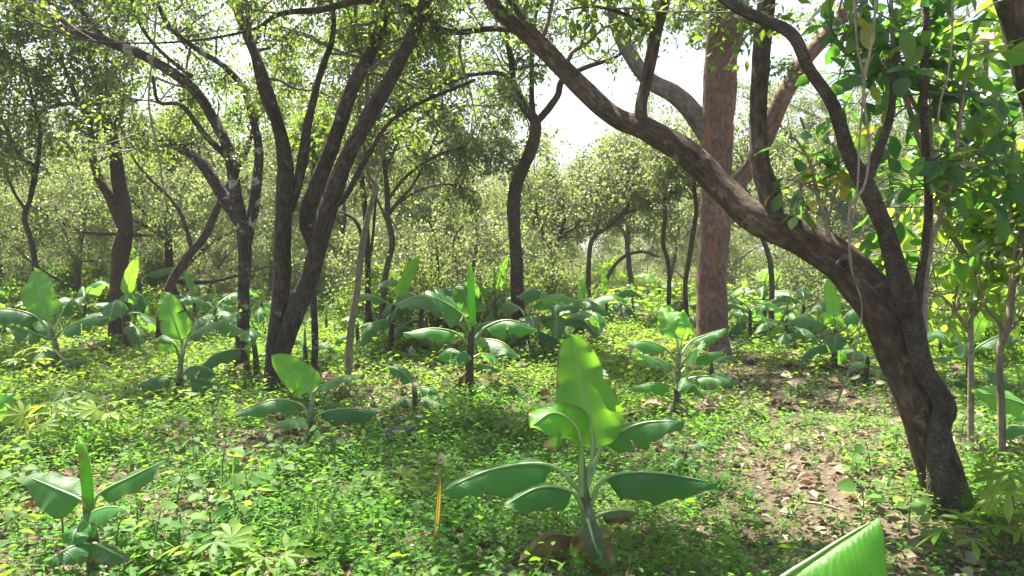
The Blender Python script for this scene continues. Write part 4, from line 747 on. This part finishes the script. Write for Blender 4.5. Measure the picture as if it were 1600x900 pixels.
def banana_auto(label, bx, by, hpx, seed, n=8, young=1, mat='stem_dark', sp=0):
    """a middle-distance plant: older leaves spread, the newest stand up"""
    rg = np.random.default_rng(seed + 500); g = G(bx, by); d = g[1]; Hm = 1.15 * rg.uniform(.85, 1.2) * hpx / F * d; n = max(4, n + int(rg.integers(-2, 2))); hs = Hm * rg.uniform(.42, .5)
    root = thing('banana_plant', label, 'banana plant', g, 'banana plants of the clearing'); org = np.array(root.location); ln = rg.normal(0, .04, 2) * hs
    top = g + np.array([ln[0], ln[1], hs]); r = .026 + .01 * Hm
    V, Q, T, uv, C, R = tube([g - [0, 0, .04], g + [ln[0] * .4, ln[1] * .4, hs * .5], top, top + [0, 0, .06]], [r * 1.15, r, r * .85, r * .5], 10, .05, .07, .004, .1); obj('pseudostem', mesh_np('pseudostem', V - org, Q, T, uv), M[mat], root)
    az0 = rg.uniform(0, 6.28)
    for k in range(n):
        age = k / (n - 1); up = k < young; az = az0 + k * 2.4 + rg.normal(0, .25)
        el = math.radians(rg.uniform(66, 86) if up else (60 - 66 * age + rg.normal(0, 9))); L = Hm * rg.uniform(.62, .80) * (.78 if up else 1 - .35 * max(0, age - .6)); at = top + np.array([0, 0, -hs * .55 * age ** 1.3])
        if not up: L *= rg.uniform(.85, 1.1)
        hd = np.array([math.cos(az), math.sin(az), 0]); z = np.array([0, 0, 1.0])
        p1 = at + (hd * math.cos(el) + z * math.sin(el)) * L * .22; e2 = el - (.1 if up else .55); p2 = p1 + (hd * math.cos(e2) + z * math.sin(e2)) * L * .42; e3 = e2 - (.12 if up else .75); p3 = p2 + (hd * math.cos(e3) + z * math.sin(e3)) * L * .4
        kind = Y_ if up else (D_ if age > .93 and rg.uniform() < .5 else (O_ if age > .8 else (Y_ if k == young and rg.uniform() < .25 else B)))
        hint = (unit(np.array([rg.normal(0, 1.1), -1, .2])) if up else -hd * .25 + z)
        banana_leaf(root, org, [at, p1, p2, p3], L * (rg.uniform(.26, .33) if up else rg.uniform(.38, .48)), hint, rg.uniform(.3, .65) if not up else -.15, kind, seed * 13 + k, nl=18)
    if sp: spear(root, org, np.array([top + [0, 0, z * Hm] for z in (-.02, .12, .22, .32, .42)]), .02)
    return root
AUTO = [('banana plant at the foot of the swollen left trunk', 196, 545, 110, 1, 8, 1), ('banana plant with one leaf held upright behind the swollen left trunk', 222, 505, 130, 2, 7, 1), ('dark banana plant left of the long-boughed tree', 338, 535, 90, 3, 9, 0),
        ('banana plant close behind the bright-leaved left plant', 135, 520, 100, 4, 9, 0), ('banana plant left against the twin-stemmed trunk', 402, 592, 100, 5, 7, 0), ('banana plant half hidden right behind the twin stems', 478, 582, 75, 6, 6, 0),
        ('banana plant between the forked tree and the spear-leaved plant', 609, 553, 140, 7, 9, 1), ('banana plant left behind the spear-leaved plant', 658, 542, 115, 8, 9, 0), ('banana plant with a bright upright leaf before the dark thicket', 773, 528, 112, 9, 7, 1),
        ('banana plant below the sinuous middle tree', 824, 560, 120, 10, 9, 0), ('banana plant just right of the sinuous middle tree', 866, 555, 105, 11, 9, 0), ('broad banana plant behind the nearest upright leaf', 908, 530, 105, 12, 9, 1),
        ('banana plant on the sunny strip right of the sinuous tree', 948, 512, 80, 13, 8, 1), ('banana plant among the slim trees by the red trunk', 1065, 522, 85, 14, 8, 0), ('banana plant in the sunlight right of the red trunk', 1196, 512, 90, 15, 9, 0),
        ('large banana plant left of the leaning trunk', 1303, 578, 140, 16, 9, 1), ('banana plant further back left of the leaning trunk', 1256, 528, 85, 17, 8, 0), ('small banana plant with one round bright leaf between the stems', 511, 525, 50, 18, 5, 1),
        ('small far banana plant right of the twin stems', 535, 500, 62, 19, 6, 1), ('hazy tall banana plant at the far left edge', 12, 475, 110, 20, 8, 2), ('dark low banana plant at the left edge', 20, 520, 80, 21, 8, 0),
        ('banana plant hidden beside the leaning trunk base', 1352, 602, 80, 22, 7, 0), ('far banana plant at the end of the sunny strip', 990, 492, 55, 23, 7, 1), ('far banana plant left of the red trunk gap', 1160, 495, 60, 24, 7, 1),
        ('banana plant in shade right of the leaning trunk', 1515, 610, 110, 25, 8, 1), ('banana plant under the forked tree', 575, 500, 75, 26, 7, 0), ('banana plant behind the long-boughed tree', 410, 520, 80, 27, 8, 0), ('far banana plant under the hazy left trees', 90, 478, 75, 28, 8, 1),
        ('far banana plant under the slim leaning left tree', 290, 490, 60, 29, 8, 0), ('banana plant beneath the dark thicket', 700, 505, 80, 30, 8, 0), ('far banana plant left before the red trunk', 1030, 485, 60, 31, 7, 0),
        ('banana plant just right of the red trunk foot', 1172, 530, 95, 32, 9, 0), ('low wide banana plant in the sun right of the red trunk', 1228, 548, 75, 33, 8, 0), ('banana plant at the left foot of the leaning trunk', 1335, 545, 110, 34, 9, 1),
        ('banana plant in the shade left of the spear-leaved plant', 560, 545, 70, 36, 7, 0), ('dark banana plant between the long-boughed tree and the slim leaning tree', 305, 520, 95, 37, 8, 1), ('banana plant behind the left edge cassava', 60, 540, 85, 38, 8, 0), ('small banana plant left behind the sinuous tree', 745, 515, 85, 39, 8, 0), ('banana plant right behind the paired upright leaves', 1110, 600, 60, 40, 6, 0)]
for a in AUTO: banana_auto(*a, sp=a[4] % 3 == 0)


ordn = ['first', 'second', 'third', 'fourth', 'fifth', 'sixth', 'seventh', 'eighth', 'ninth', 'tenth', 'eleventh', 'twelfth', 'thirteenth', 'fourteenth', 'fifteenth', 'sixteenth', 'seventeenth', 'eighteenth', 'nineteenth', 'twentieth'] 
# ------------------------------------------------------------------ cassava plants, seedlings, dead wood
def palmate(rng, size, n=7):
    V, Q = [], []
    for k in range(n):
        a = (k - (n - 1) / 2) * (2 * math.pi * .72 / n); L = size * (1 - .28 * abs(k - (n - 1) / 2) / ((n - 1) / 2)); v, q = blade_template(rng, L, L * .3, rng.uniform(.1, .3), .25, 4)
        c, s = math.cos(a), math.sin(a); v = np.stack([v[:, 0] * c + v[:, 1] * s, -v[:, 0] * s + v[:, 1] * c, v[:, 2]], 1); Q.append(q + sum(len(x) for x in V)); V.append(v)
    return np.vstack(V), np.vstack(Q)
rg = np.random.default_rng(7); PALM = []
for k in range(4):
    V, Q = palmate(rg, .11, 7 if k % 2 else 5); PALM.append(mesh_np('palmate_leaf', V, Q)); PALM[-1].materials.append(M['cassava'])
HEART = []
for k in range(5):
    V, Q = blade_template(rg, .095, .085, rg.uniform(.1, .3), rg.uniform(.1, .3), 6, .3); HEART.append(mesh_np('heart_leaf', V, Q)); HEART[-1].materials.append(M['seedling'])
def leafy(name, label, cat, base, h, n, meshes, size, seed, stem_mat, group, pet=.1, top=.45):
    rg = np.random.default_rng(seed); g = np.asarray(base); root = thing(name, label, cat, g, group); ln = rg.normal(0, .12, 2) * h
    C = np.array([[0, 0, -.03], [ln[0] * .3, ln[1] * .3, h * .5], [ln[0], ln[1], h]]); V, Q, T, uv, Cc, R = tube(C, [.007 * (.5 + h), .005, .003], 6, .05, .05); obj('stem', mesh_np('stem', V, Q, T, uv), M[stem_mat], root)
    for k in range(n):
        f = top + (1 - top) * (k + .5) / n; b = Cc[int(f * (len(Cc) - 1))]; az = k * 2.4 + rg.uniform(-.4, .4); el = rg.uniform(.0, .8); hd = np.array([math.cos(az) * math.cos(el), math.sin(az) * math.cos(el), math.sin(el)]); tip = b + hd * pet * rg.uniform(.6, 1.2)
        V, Q, T, uv, _, _ = tube([b, (b + tip) / 2 + [0, 0, .01], tip], [.0028, .0022, .0018], 4, .05, 0); lo = bpy.data.objects.new('leaf', meshes[rg.integers(len(meshes))]); COL.objects.link(lo); lo.parent = root
        Y = unit(np.array([hd[0], hd[1], rg.uniform(-.5, .25)])); nz = unit(rg.normal(size=3) * .35 + [0, -.1, 1]); X = unit(np.cross(Y, nz)); mat_rows(lo, X, Y, np.cross(X, Y), tip, size * rg.uniform(.7, 1.2))
        obj('petiole', mesh_np('petiole', V, Q, T, uv), M[stem_mat], root)
    return root
CAS = [('tallest cassava plant of the bright patch at the left', 95, 705, .42, 11), ('cassava plant right in the bright left patch', 170, 700, .38, 9), ('cassava plant at the front of the bright left patch', 60, 720, .36, 9), ('cassava plant behind the bright left patch', 120, 680, .4, 9), ('cassava plant at the far left edge', 15, 590, .55, 10), ('cassava plant under the bright-leaved left banana', 45, 615, .5, 10),
       ('low yellow-green cassava at the bottom left edge', 325, 905, .16, 6), ('low star-leaved cassava at the bottom edge right of the corner plant', 425, 905, .14, 6), ('cassava plant with arching leaves in the bottom right corner', 1570, 880, .34, 9), ('cassava plant behind the bottom right corner one', 1590, 830, .36, 9), ('small cassava at the right of the leaning trunk', 1505, 880, .2, 6), ('cassava sprout left of the yellow blade', 610, 790, .14, 6)]
for k, (lb, a, b, h, n) in enumerate(CAS): leafy('cassava_plant', lb, 'cassava plant', G(a, b), h, n, PALM, 1.45, 300 + k, 'red_stem', 'cassava plants', .13, .5)
SEED = [('broad-leaved seedlings in the bottom left foreground', [(280, 870), (240, 890), (330, 830), (370, 850), (215, 850), (180, 880), (440, 780), (300, 790), (275, 820), (100, 860), (30, 830), (390, 800)]),
        ('broad-leaved seedlings in the sun left of the middle', [(270, 690), (285, 720), (310, 750), (220, 700), (250, 660), (320, 690), (290, 650), (20, 740), (40, 770), (330, 660), (470, 745), (455, 760), (520, 730), (500, 720), (345, 770)]),
        ('broad-leaved seedlings among the weeds of the middle foreground', [(580, 860), (570, 800), (620, 790), (650, 690), (720, 680), (690, 650), (750, 660), (640, 820), (790, 690), (520, 850), (760, 640)]),
        ('broad-leaved seedlings round the foot of the leaning trunk', [(1340, 760), (1360, 740), (1420, 820), (1530, 720), (1540, 690), (1500, 690), (1590, 760), (1400, 700), (1350, 800), (1555, 660), (1580, 700), (1460, 870), (1320, 860)])]
k = 0
for lb, pos in SEED:
    for j, (a, b) in enumerate(sorted(pos)):
        k += 1; r_ = random.Random(k); leafy('broadleaf_seedling', lb.replace('broad-leaved seedlings', ordn[j] + ' broad-leaved seedling from the left'), 'seedling', G(a, b), r_.uniform(.16, .38) if a < 560 else r_.uniform(.12, .3), r_.randint(5, 9), HEART, r_.uniform(.7, 1.15), 400 + k, 'green_stem', lb, .05, .4)
# a tall tuft of grass
def grass_tuft(label, base, tips, w):
    g = G(*base); root = thing('grass_tuft', label, 'grass tuft', g, 'tall grass tufts'); org = np.array(root.location)
    for i, (tx, ty, o) in enumerate(tips):
        t_ = P(tx, ty, g[1] + o); b_ = g + [.012 * (i - len(tips) / 2), .01 * (i % 3), -.02]; C = catmull([b_, b_ * .55 + t_ * .45 + [0, 0, .06], t_], 10); ww = w * np.sin(np.linspace(.9, 3.1, 10)); sd_ = unit(np.cross(t_ - b_, [.3, 1, .2]))
        Vb = np.stack([C - sd_ * ww[:, None], C - [0, .002, 0], C + sd_ * ww[:, None]], 1).reshape(-1, 3); Q = []
        for q in range(9): Q += [[3 * q, 3 * q + 1, 3 * q + 4, 3 * q + 3], [3 * q + 1, 3 * q + 2, 3 * q + 5, 3 * q + 4]]
        obj('blade', mesh_np('grass_blade', Vb - org, np.array(Q), rnd=np.full(18, .3 + .5 * (i % 3) / 2)), M['grass'], root)
grass_tuft('tall thin green grass tuft in the foreground left of the yellow blade', (490, 868), [(470, 770, 0), (480, 760, .05), (498, 735, .05), (540, 745, .1), (530, 846, -.1), (505, 800, 0), (475, 800, -.05), (495, 780, .1), (460, 820, -.1)], .006)
grass_tuft('thin pale grass tuft in the sun right of the corner banana', (355, 800), [(345, 700, 0), (375, 705, .05), (395, 740, 0), (350, 730, .1), (330, 745, -.05), (365, 690, 0)], .004)
grass_tuft('bright green grass tuft at the foot of the nearest banana', (900, 892), [(880, 830, 0), (892, 815, .05), (905, 835, 0), (870, 850, -.05), (860, 835, 0), (890, 860, 0)], .005)
# upright yellow blade
g = G(678, 860); tip = P(688, 738, g[1]); root = thing('yellow_blade', 'upright withered yellow blade with orange edges among the weeds', 'dry leaf', g); org = np.array(root.location)
C = catmull([g, (g + tip) / 2 + [.004, 0, 0], tip], 12); w = .0125 * np.sin(np.linspace(.5, 3.05, 12)) ** .5
Vb = np.stack([C + np.stack([-w, 0 * w + .004, 0 * w], 1), C - [0, .004, 0], C + np.stack([w, 0 * w + .004, 0 * w], 1)], 1).reshape(-1, 3); Q = []
for i in range(11): Q += [[3 * i, 3 * i + 1, 3 * i + 4, 3 * i + 3], [3 * i + 1, 3 * i + 2, 3 * i + 5, 3 * i + 4]]
obj('blade', mesh_np('yellow_blade', Vb - org, np.array(Q)), M['yellow'], root)
for sx in (-1, 0, 1):
    E = C + np.stack([sx * w, 0 * w + (.003 if sx else -.006), 0 * w], 1); V, Q2, T, uv, _, _ = tube(E, np.full(12, .0022), 5, .05, .1); obj('blade_edge' if sx else 'blade_midrib', mesh_np('rib', V - org, Q2, T, uv), M['midrib_dead'], root)
# weathered stump pieces
def dead_wood(name, label, pts, rads, seed, mat='log', cat='dead wood'):
    p = np.array(pts); root = thing(name, label, cat, p[0]); V, Q, T, uv, C, R = tube(p, rads, 12, .02, .2, .004, 0, .1, seed); obj('wood', mesh_np('wood', V - np.array(root.location), Q, T, uv), M[mat], root); return root
g = G(615, 694); dead_wood('rotten_log', 'weathered grey broken log lying in the weeds', [g + [-.12, 0, .03], g + [-.02, 0, .06], g + [.10, -.02, .09], g + [.18, -.03, .16]], [.05, .07, .06, .02], 2)
g = G(596, 680); dead_wood('rotten_stump', 'small upright splinter of grey stump beside the broken log', [g + [0, .1, -.03], g + [0, .1, .08], g + [-.01, .1, .14]], [.035, .03, .012], 3)
g = G(622, 678); dead_wood('rotten_stump', 'dark upright stump stub behind the broken log', [g + [0, .12, -.03], g + [0, .12, .07], g + [.01, .12, .12]], [.06, .055, .04], 4)
for k, (a, b, c, d_, r, lb) in enumerate([(1350, 668, 1388, 664, .012, 'pale fallen stick left of the leaning trunk'), (1255, 785, 1320, 800, .008, 'thin fallen stick on the bare soil'), (1140, 560, 1180, 540, .02, 'dark fallen branch at the foot of the red trunk'), (960, 556, 985, 548, .025, 'short pale log in the sunny strip'), (1395, 790, 1412, 800, .02, 'curled dead wood chip on the bare soil')]):
    g, h_ = G(a, b), G(c, d_); dead_wood('fallen_stick', lb, [g + [0, 0, r * .6], (g + h_) / 2 + [0, .02, r * 1.6], h_ + [0, 0, r * .8]], [r, r * .9, r * .5], 10 + k, 'liana', 'stick')

# ------------------------------------------------------------------ woodland behind
def wood_proto(seed, h, leafmat, n, leaf, lean=.12, bark='hazy_bark', low=.3):
    rg = np.random.default_rng(seed); limbs = []; p = np.zeros(3); pts = [p]; d = np.array([rg.normal(0, lean), rg.normal(0, lean), 1.0])
    for k in range(6): d = unit(d + rg.normal(0, .13, 3) + [0, 0, .08]); p = p + d * h * .72 / 6; pts.append(p)
    r = .011 * h + .02; limbs.append((np.array(pts), np.linspace(r, r * .35, 7)))
    for k in range(7):
        i = rg.integers(1, 6); q = pts[i]; a = k * 2.4 + rg.uniform(0, 1); d = unit(np.array([math.cos(a), math.sin(a), rg.uniform(.35, 1.1)])); b = [q]
        for _ in range(4): d = unit(d + rg.normal(0, .22, 3) + [0, 0, .05]); b.append(b[-1] + d * h * rg.uniform(.28, .42) / 4)
        limbs.append((np.array(b), np.linspace(r * .5, r * .12, 5)))
    root = thing('woodland_tree', 'woodland tree', 'tree'); cl = []
    for k, (a, b) in enumerate(limbs):
        V, Q, T, uv, C, R = tube(a, b, 9 if k == 0 else 6, .2, .06, .03, .3 if k == 0 else 0, 0, seed + k); obj('trunk' if k == 0 else 'branch', mesh_np('limb', V, Q, T, uv), M[bark], root); cl.append((C, R))
    tv, tq, lv, lf, lr = grow(cl, rg, int(n * 1.1), h * .22, 8, 52, leaf * .62, t0=low, up=.2, zmin=h * .17, droop=.3, spread=.10)
    obj('twigs', mesh_np('twigs', tv, tq), M['twig'], root, 'stuff'); obj('crown', mesh_np('crown', lv, None, lf, rnd=lr, smooth=False), M[leafmat], root, 'stuff'); return root
def bush_proto(seed, h, w, leafmat, n, leaf, name='bush'):
    rg = np.random.default_rng(seed); root = thing(name, 'bush', 'bush'); cl = []
    for k in range(9):
        a = k * 2.4 + rg.uniform(0, .8); d = unit(np.array([math.cos(a) * rg.uniform(.3, 1), math.sin(a) * rg.uniform(.3, 1), 1.0])); b = [np.array([math.cos(a), math.sin(a), -.2]) * .25]
        for _ in range(4): d = unit(d + rg.normal(0, .2, 3) + np.array([math.cos(a), math.sin(a), -.1]) * .12 * w / h); b.append(b[-1] + d * h * rg.uniform(.75, 1.1) / 4)
        V, Q, T, uv, C, R = tube(np.array(b), np.linspace(.045, .012, 5), 6, .15, .06, .02, 0, 0, seed + k); obj('stem', mesh_np('stem', V, Q, T, uv), M['hazy_bark'], root); cl.append((C, R))
    tv, tq, lv, lf, lr = grow(cl, rg, n, h * .38, 9, 20, leaf * .8, t0=.12, up=.05, zmin=.12, droop=.3, spread=.1)
    obj('twigs', mesh_np('twigs', tv, tq), M['twig'], root, 'stuff'); obj('foliage', mesh_np('foliage', lv, None, lf, rnd=lr, smooth=False), M[leafmat], root, 'stuff'); return root
def place(protos, used, k, x, y, s, rz, label, group, sz=1.0):
    o = protos[k] if k not in used else copy_tree(protos[k]); used.add(k)
    o.location = (x, y, float(height(x, y))); o.rotation_euler = (0, 0, rz); o.scale = (s, s, s * sz); o['label'] = label; o['group'] = group
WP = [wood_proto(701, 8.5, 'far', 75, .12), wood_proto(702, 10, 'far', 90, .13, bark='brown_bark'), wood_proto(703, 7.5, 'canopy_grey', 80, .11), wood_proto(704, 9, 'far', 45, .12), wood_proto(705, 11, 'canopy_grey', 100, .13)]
rg = np.random.default_rng(77); used = set()
# (photo x, distance, size, prototype)
BT = [(-190, 21, .95, 4), (1680, 19, .9, 0), (1800, 24, 1, 1), (-60, 17, .8, 0), (30, 22, .9, 1), (112, 19, .75, 3), (150, 27, 1, 4), (235, 23, .9, 2), (290, 18.5, .85, 1), (345, 26, 1, 0), (420, 21, .9, 4), (470, 28, 1, 1), (530, 23, .85, 3), (600, 26, .9, 0), (655, 30, .9, 2), (730, 27, .75, 4), (790, 34, .9, 0), (850, 28, .8, 2), (905, 33, .72, 0), (985, 27, .78, 4), (1045, 24, .62, 2), (1095, 30, .8, 0), (1150, 24, .6, 3), (1250, 22, .8, 2), (1330, 19, .85, 0), (1400, 25, 1, 4), (1480, 20, .9, 1), (1560, 24, 1, 2)]
FT = [(-40, 38, 1.1, 1), (60, 42, 1.1, 2), (180, 40, 1.1, 0), (270, 45, 1.2, 4), (380, 40, 1.1, 2), (480, 48, 1.2, 0), (570, 42, 1.1, 1), (660, 50, 1.1, 4), (740, 45, .9, 2), (830, 52, .9, 1), (900, 60, .75, 0), (960, 55, .62, 2), (1030, 62, .8, 4), (1110, 50, .7, 1), (1190, 46, .85, 0), (1270, 42, 1, 2), (1350, 48, 1.1, 1), (1440, 40, 1.1, 4), (1530, 44, 1.2, 0), (1640, 40, 1.2, 2)]
RT = [(-120 + 98 * i, 72 + 9 * (i * 7 % 4), (1.25 if i not in (9, 10, 11, 12) else .95) + .12 * (i * 3 % 4), (i * 2 + 1) % 5) for i in range(19)]
for row, nm, gp in ((RT, 'pale distant woodland tree, {} from the left along the skyline', 'skyline trees'), (BT, 'woodland tree, {} from the left in the nearer row behind the clearing', 'nearer woodland trees'), (FT, 'pale hazy woodland tree, {} from the left in the farthest row', 'far hazy woodland trees')):
    for i, (px, d, s, k) in enumerate(sorted(row)):
        q = P(px, 420, d); place(WP, used, k, q[0], d, s * rg.uniform(.92, 1.08), rg.uniform(0, 6.28), nm.format((ordn + ['twenty-' + o for o in ordn[:9]])[i]), gp)
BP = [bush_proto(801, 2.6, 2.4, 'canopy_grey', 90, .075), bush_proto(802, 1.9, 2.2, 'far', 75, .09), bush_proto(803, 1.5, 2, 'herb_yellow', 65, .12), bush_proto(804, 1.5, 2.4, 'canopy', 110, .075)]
used = set()
BB = [(655, 16.2, 1.2, 3), (700, 15.6, 1.35, 3), (748, 16, 1.25, 3), (862, 19, .9, 3), (70, 33, 1.5, 1), (200, 36, 1.6, 0), (420, 38, 1.6, 1), (490, 22, 1.0, 1), (610, 36, 1.6, 1), (720, 34, 1.6, 2), (800, 40, 1.6, 0), (870, 36, 1.3, 2), (1050, 48, 1.6, 0), (1130, 46, 1.7, 2), (1240, 38, 1.6, 1), (1300, 30, 1.4, 2), (1380, 34, 1.6, 0), (1460, 28, 1.5, 2), (1540, 32, 1.6, 1), (690, 17, 1.3, 0), (755, 19.5, 1.0, 0), (640, 23, 1.1, 0), (830, 22, .8, 0), (880, 24, .9, 1), (20, 20, 1.2, 1), (100, 24, 1.3, 2), (160, 20, 1.0, 2), (240, 26, 1.3, 1), (310, 23, 1.2, 0), (365, 29, 1.4, 1), (440, 25, 1.2, 2), (520, 30, 1.3, 1), (575, 27, 1.2, 0), (960, 30, 1.0, 2), (1010, 38, 1.3, 1), (1090, 34, 1.3, 0), (1160, 30, 1.1, 1), (1210, 26, 1.0, 2), (1270, 20, .9, 0), (1340, 17, 1.1, 1), (1420, 14, 1.1, 1), (1500, 11, .85, 2), (1560, 12, 1.0, 1), (1620, 14, 1.2, 0), (910, 45, 1.2, 0), (-50, 16, 1.2, 2)]
ordb = ordn + ['twenty-' + o for o in ordn[:9]] + ['thirtieth'] + ['thirty-' + o for o in ordn[:9]] + ['fortieth'] + ['forty-' + o for o in ordn[:9]]
for i, (px, d, s, k) in enumerate(sorted(BB)):
    q = P(px, 430, d); lb = 'big grey-green bush with a dark base in the middle background' if (px, d) == (690, 17) else 'leafy bush, {} from the left along the woodland edge'.format(ordb[i])
    place(BP, used, k, q[0], d, s, rg.uniform(0, 6.28), lb, 'bushes along the woodland edge')

# ------------------------------------------------------------------ the hazy air
m, nt, out = newmat('morning_haze'); pv = N(nt, 'VolumePrincipled'); pv.inputs['Color'].default_value = (.93, .96, 1, 1); pv.inputs['Density'].default_value = .0011; pv.inputs['Anisotropy'].default_value = .0
nt.links.new(pv.outputs[0], out.inputs['Volume'])
bxv = np.array([(a, b, c) for a in (-705, 705) for b in (-705, 905) for c in (-1.5, 22)], float); bq = np.array([[0, 1, 3, 2], [4, 6, 7, 5], [0, 4, 5, 1], [2, 3, 7, 6], [0, 2, 6, 4], [1, 5, 7, 3]])
hz = obj('haze', mesh_np('haze', bxv, bq, smooth=False), m, kind='stuff'); tag(hz, 'thin pale haze hanging between the trees', 'haze')
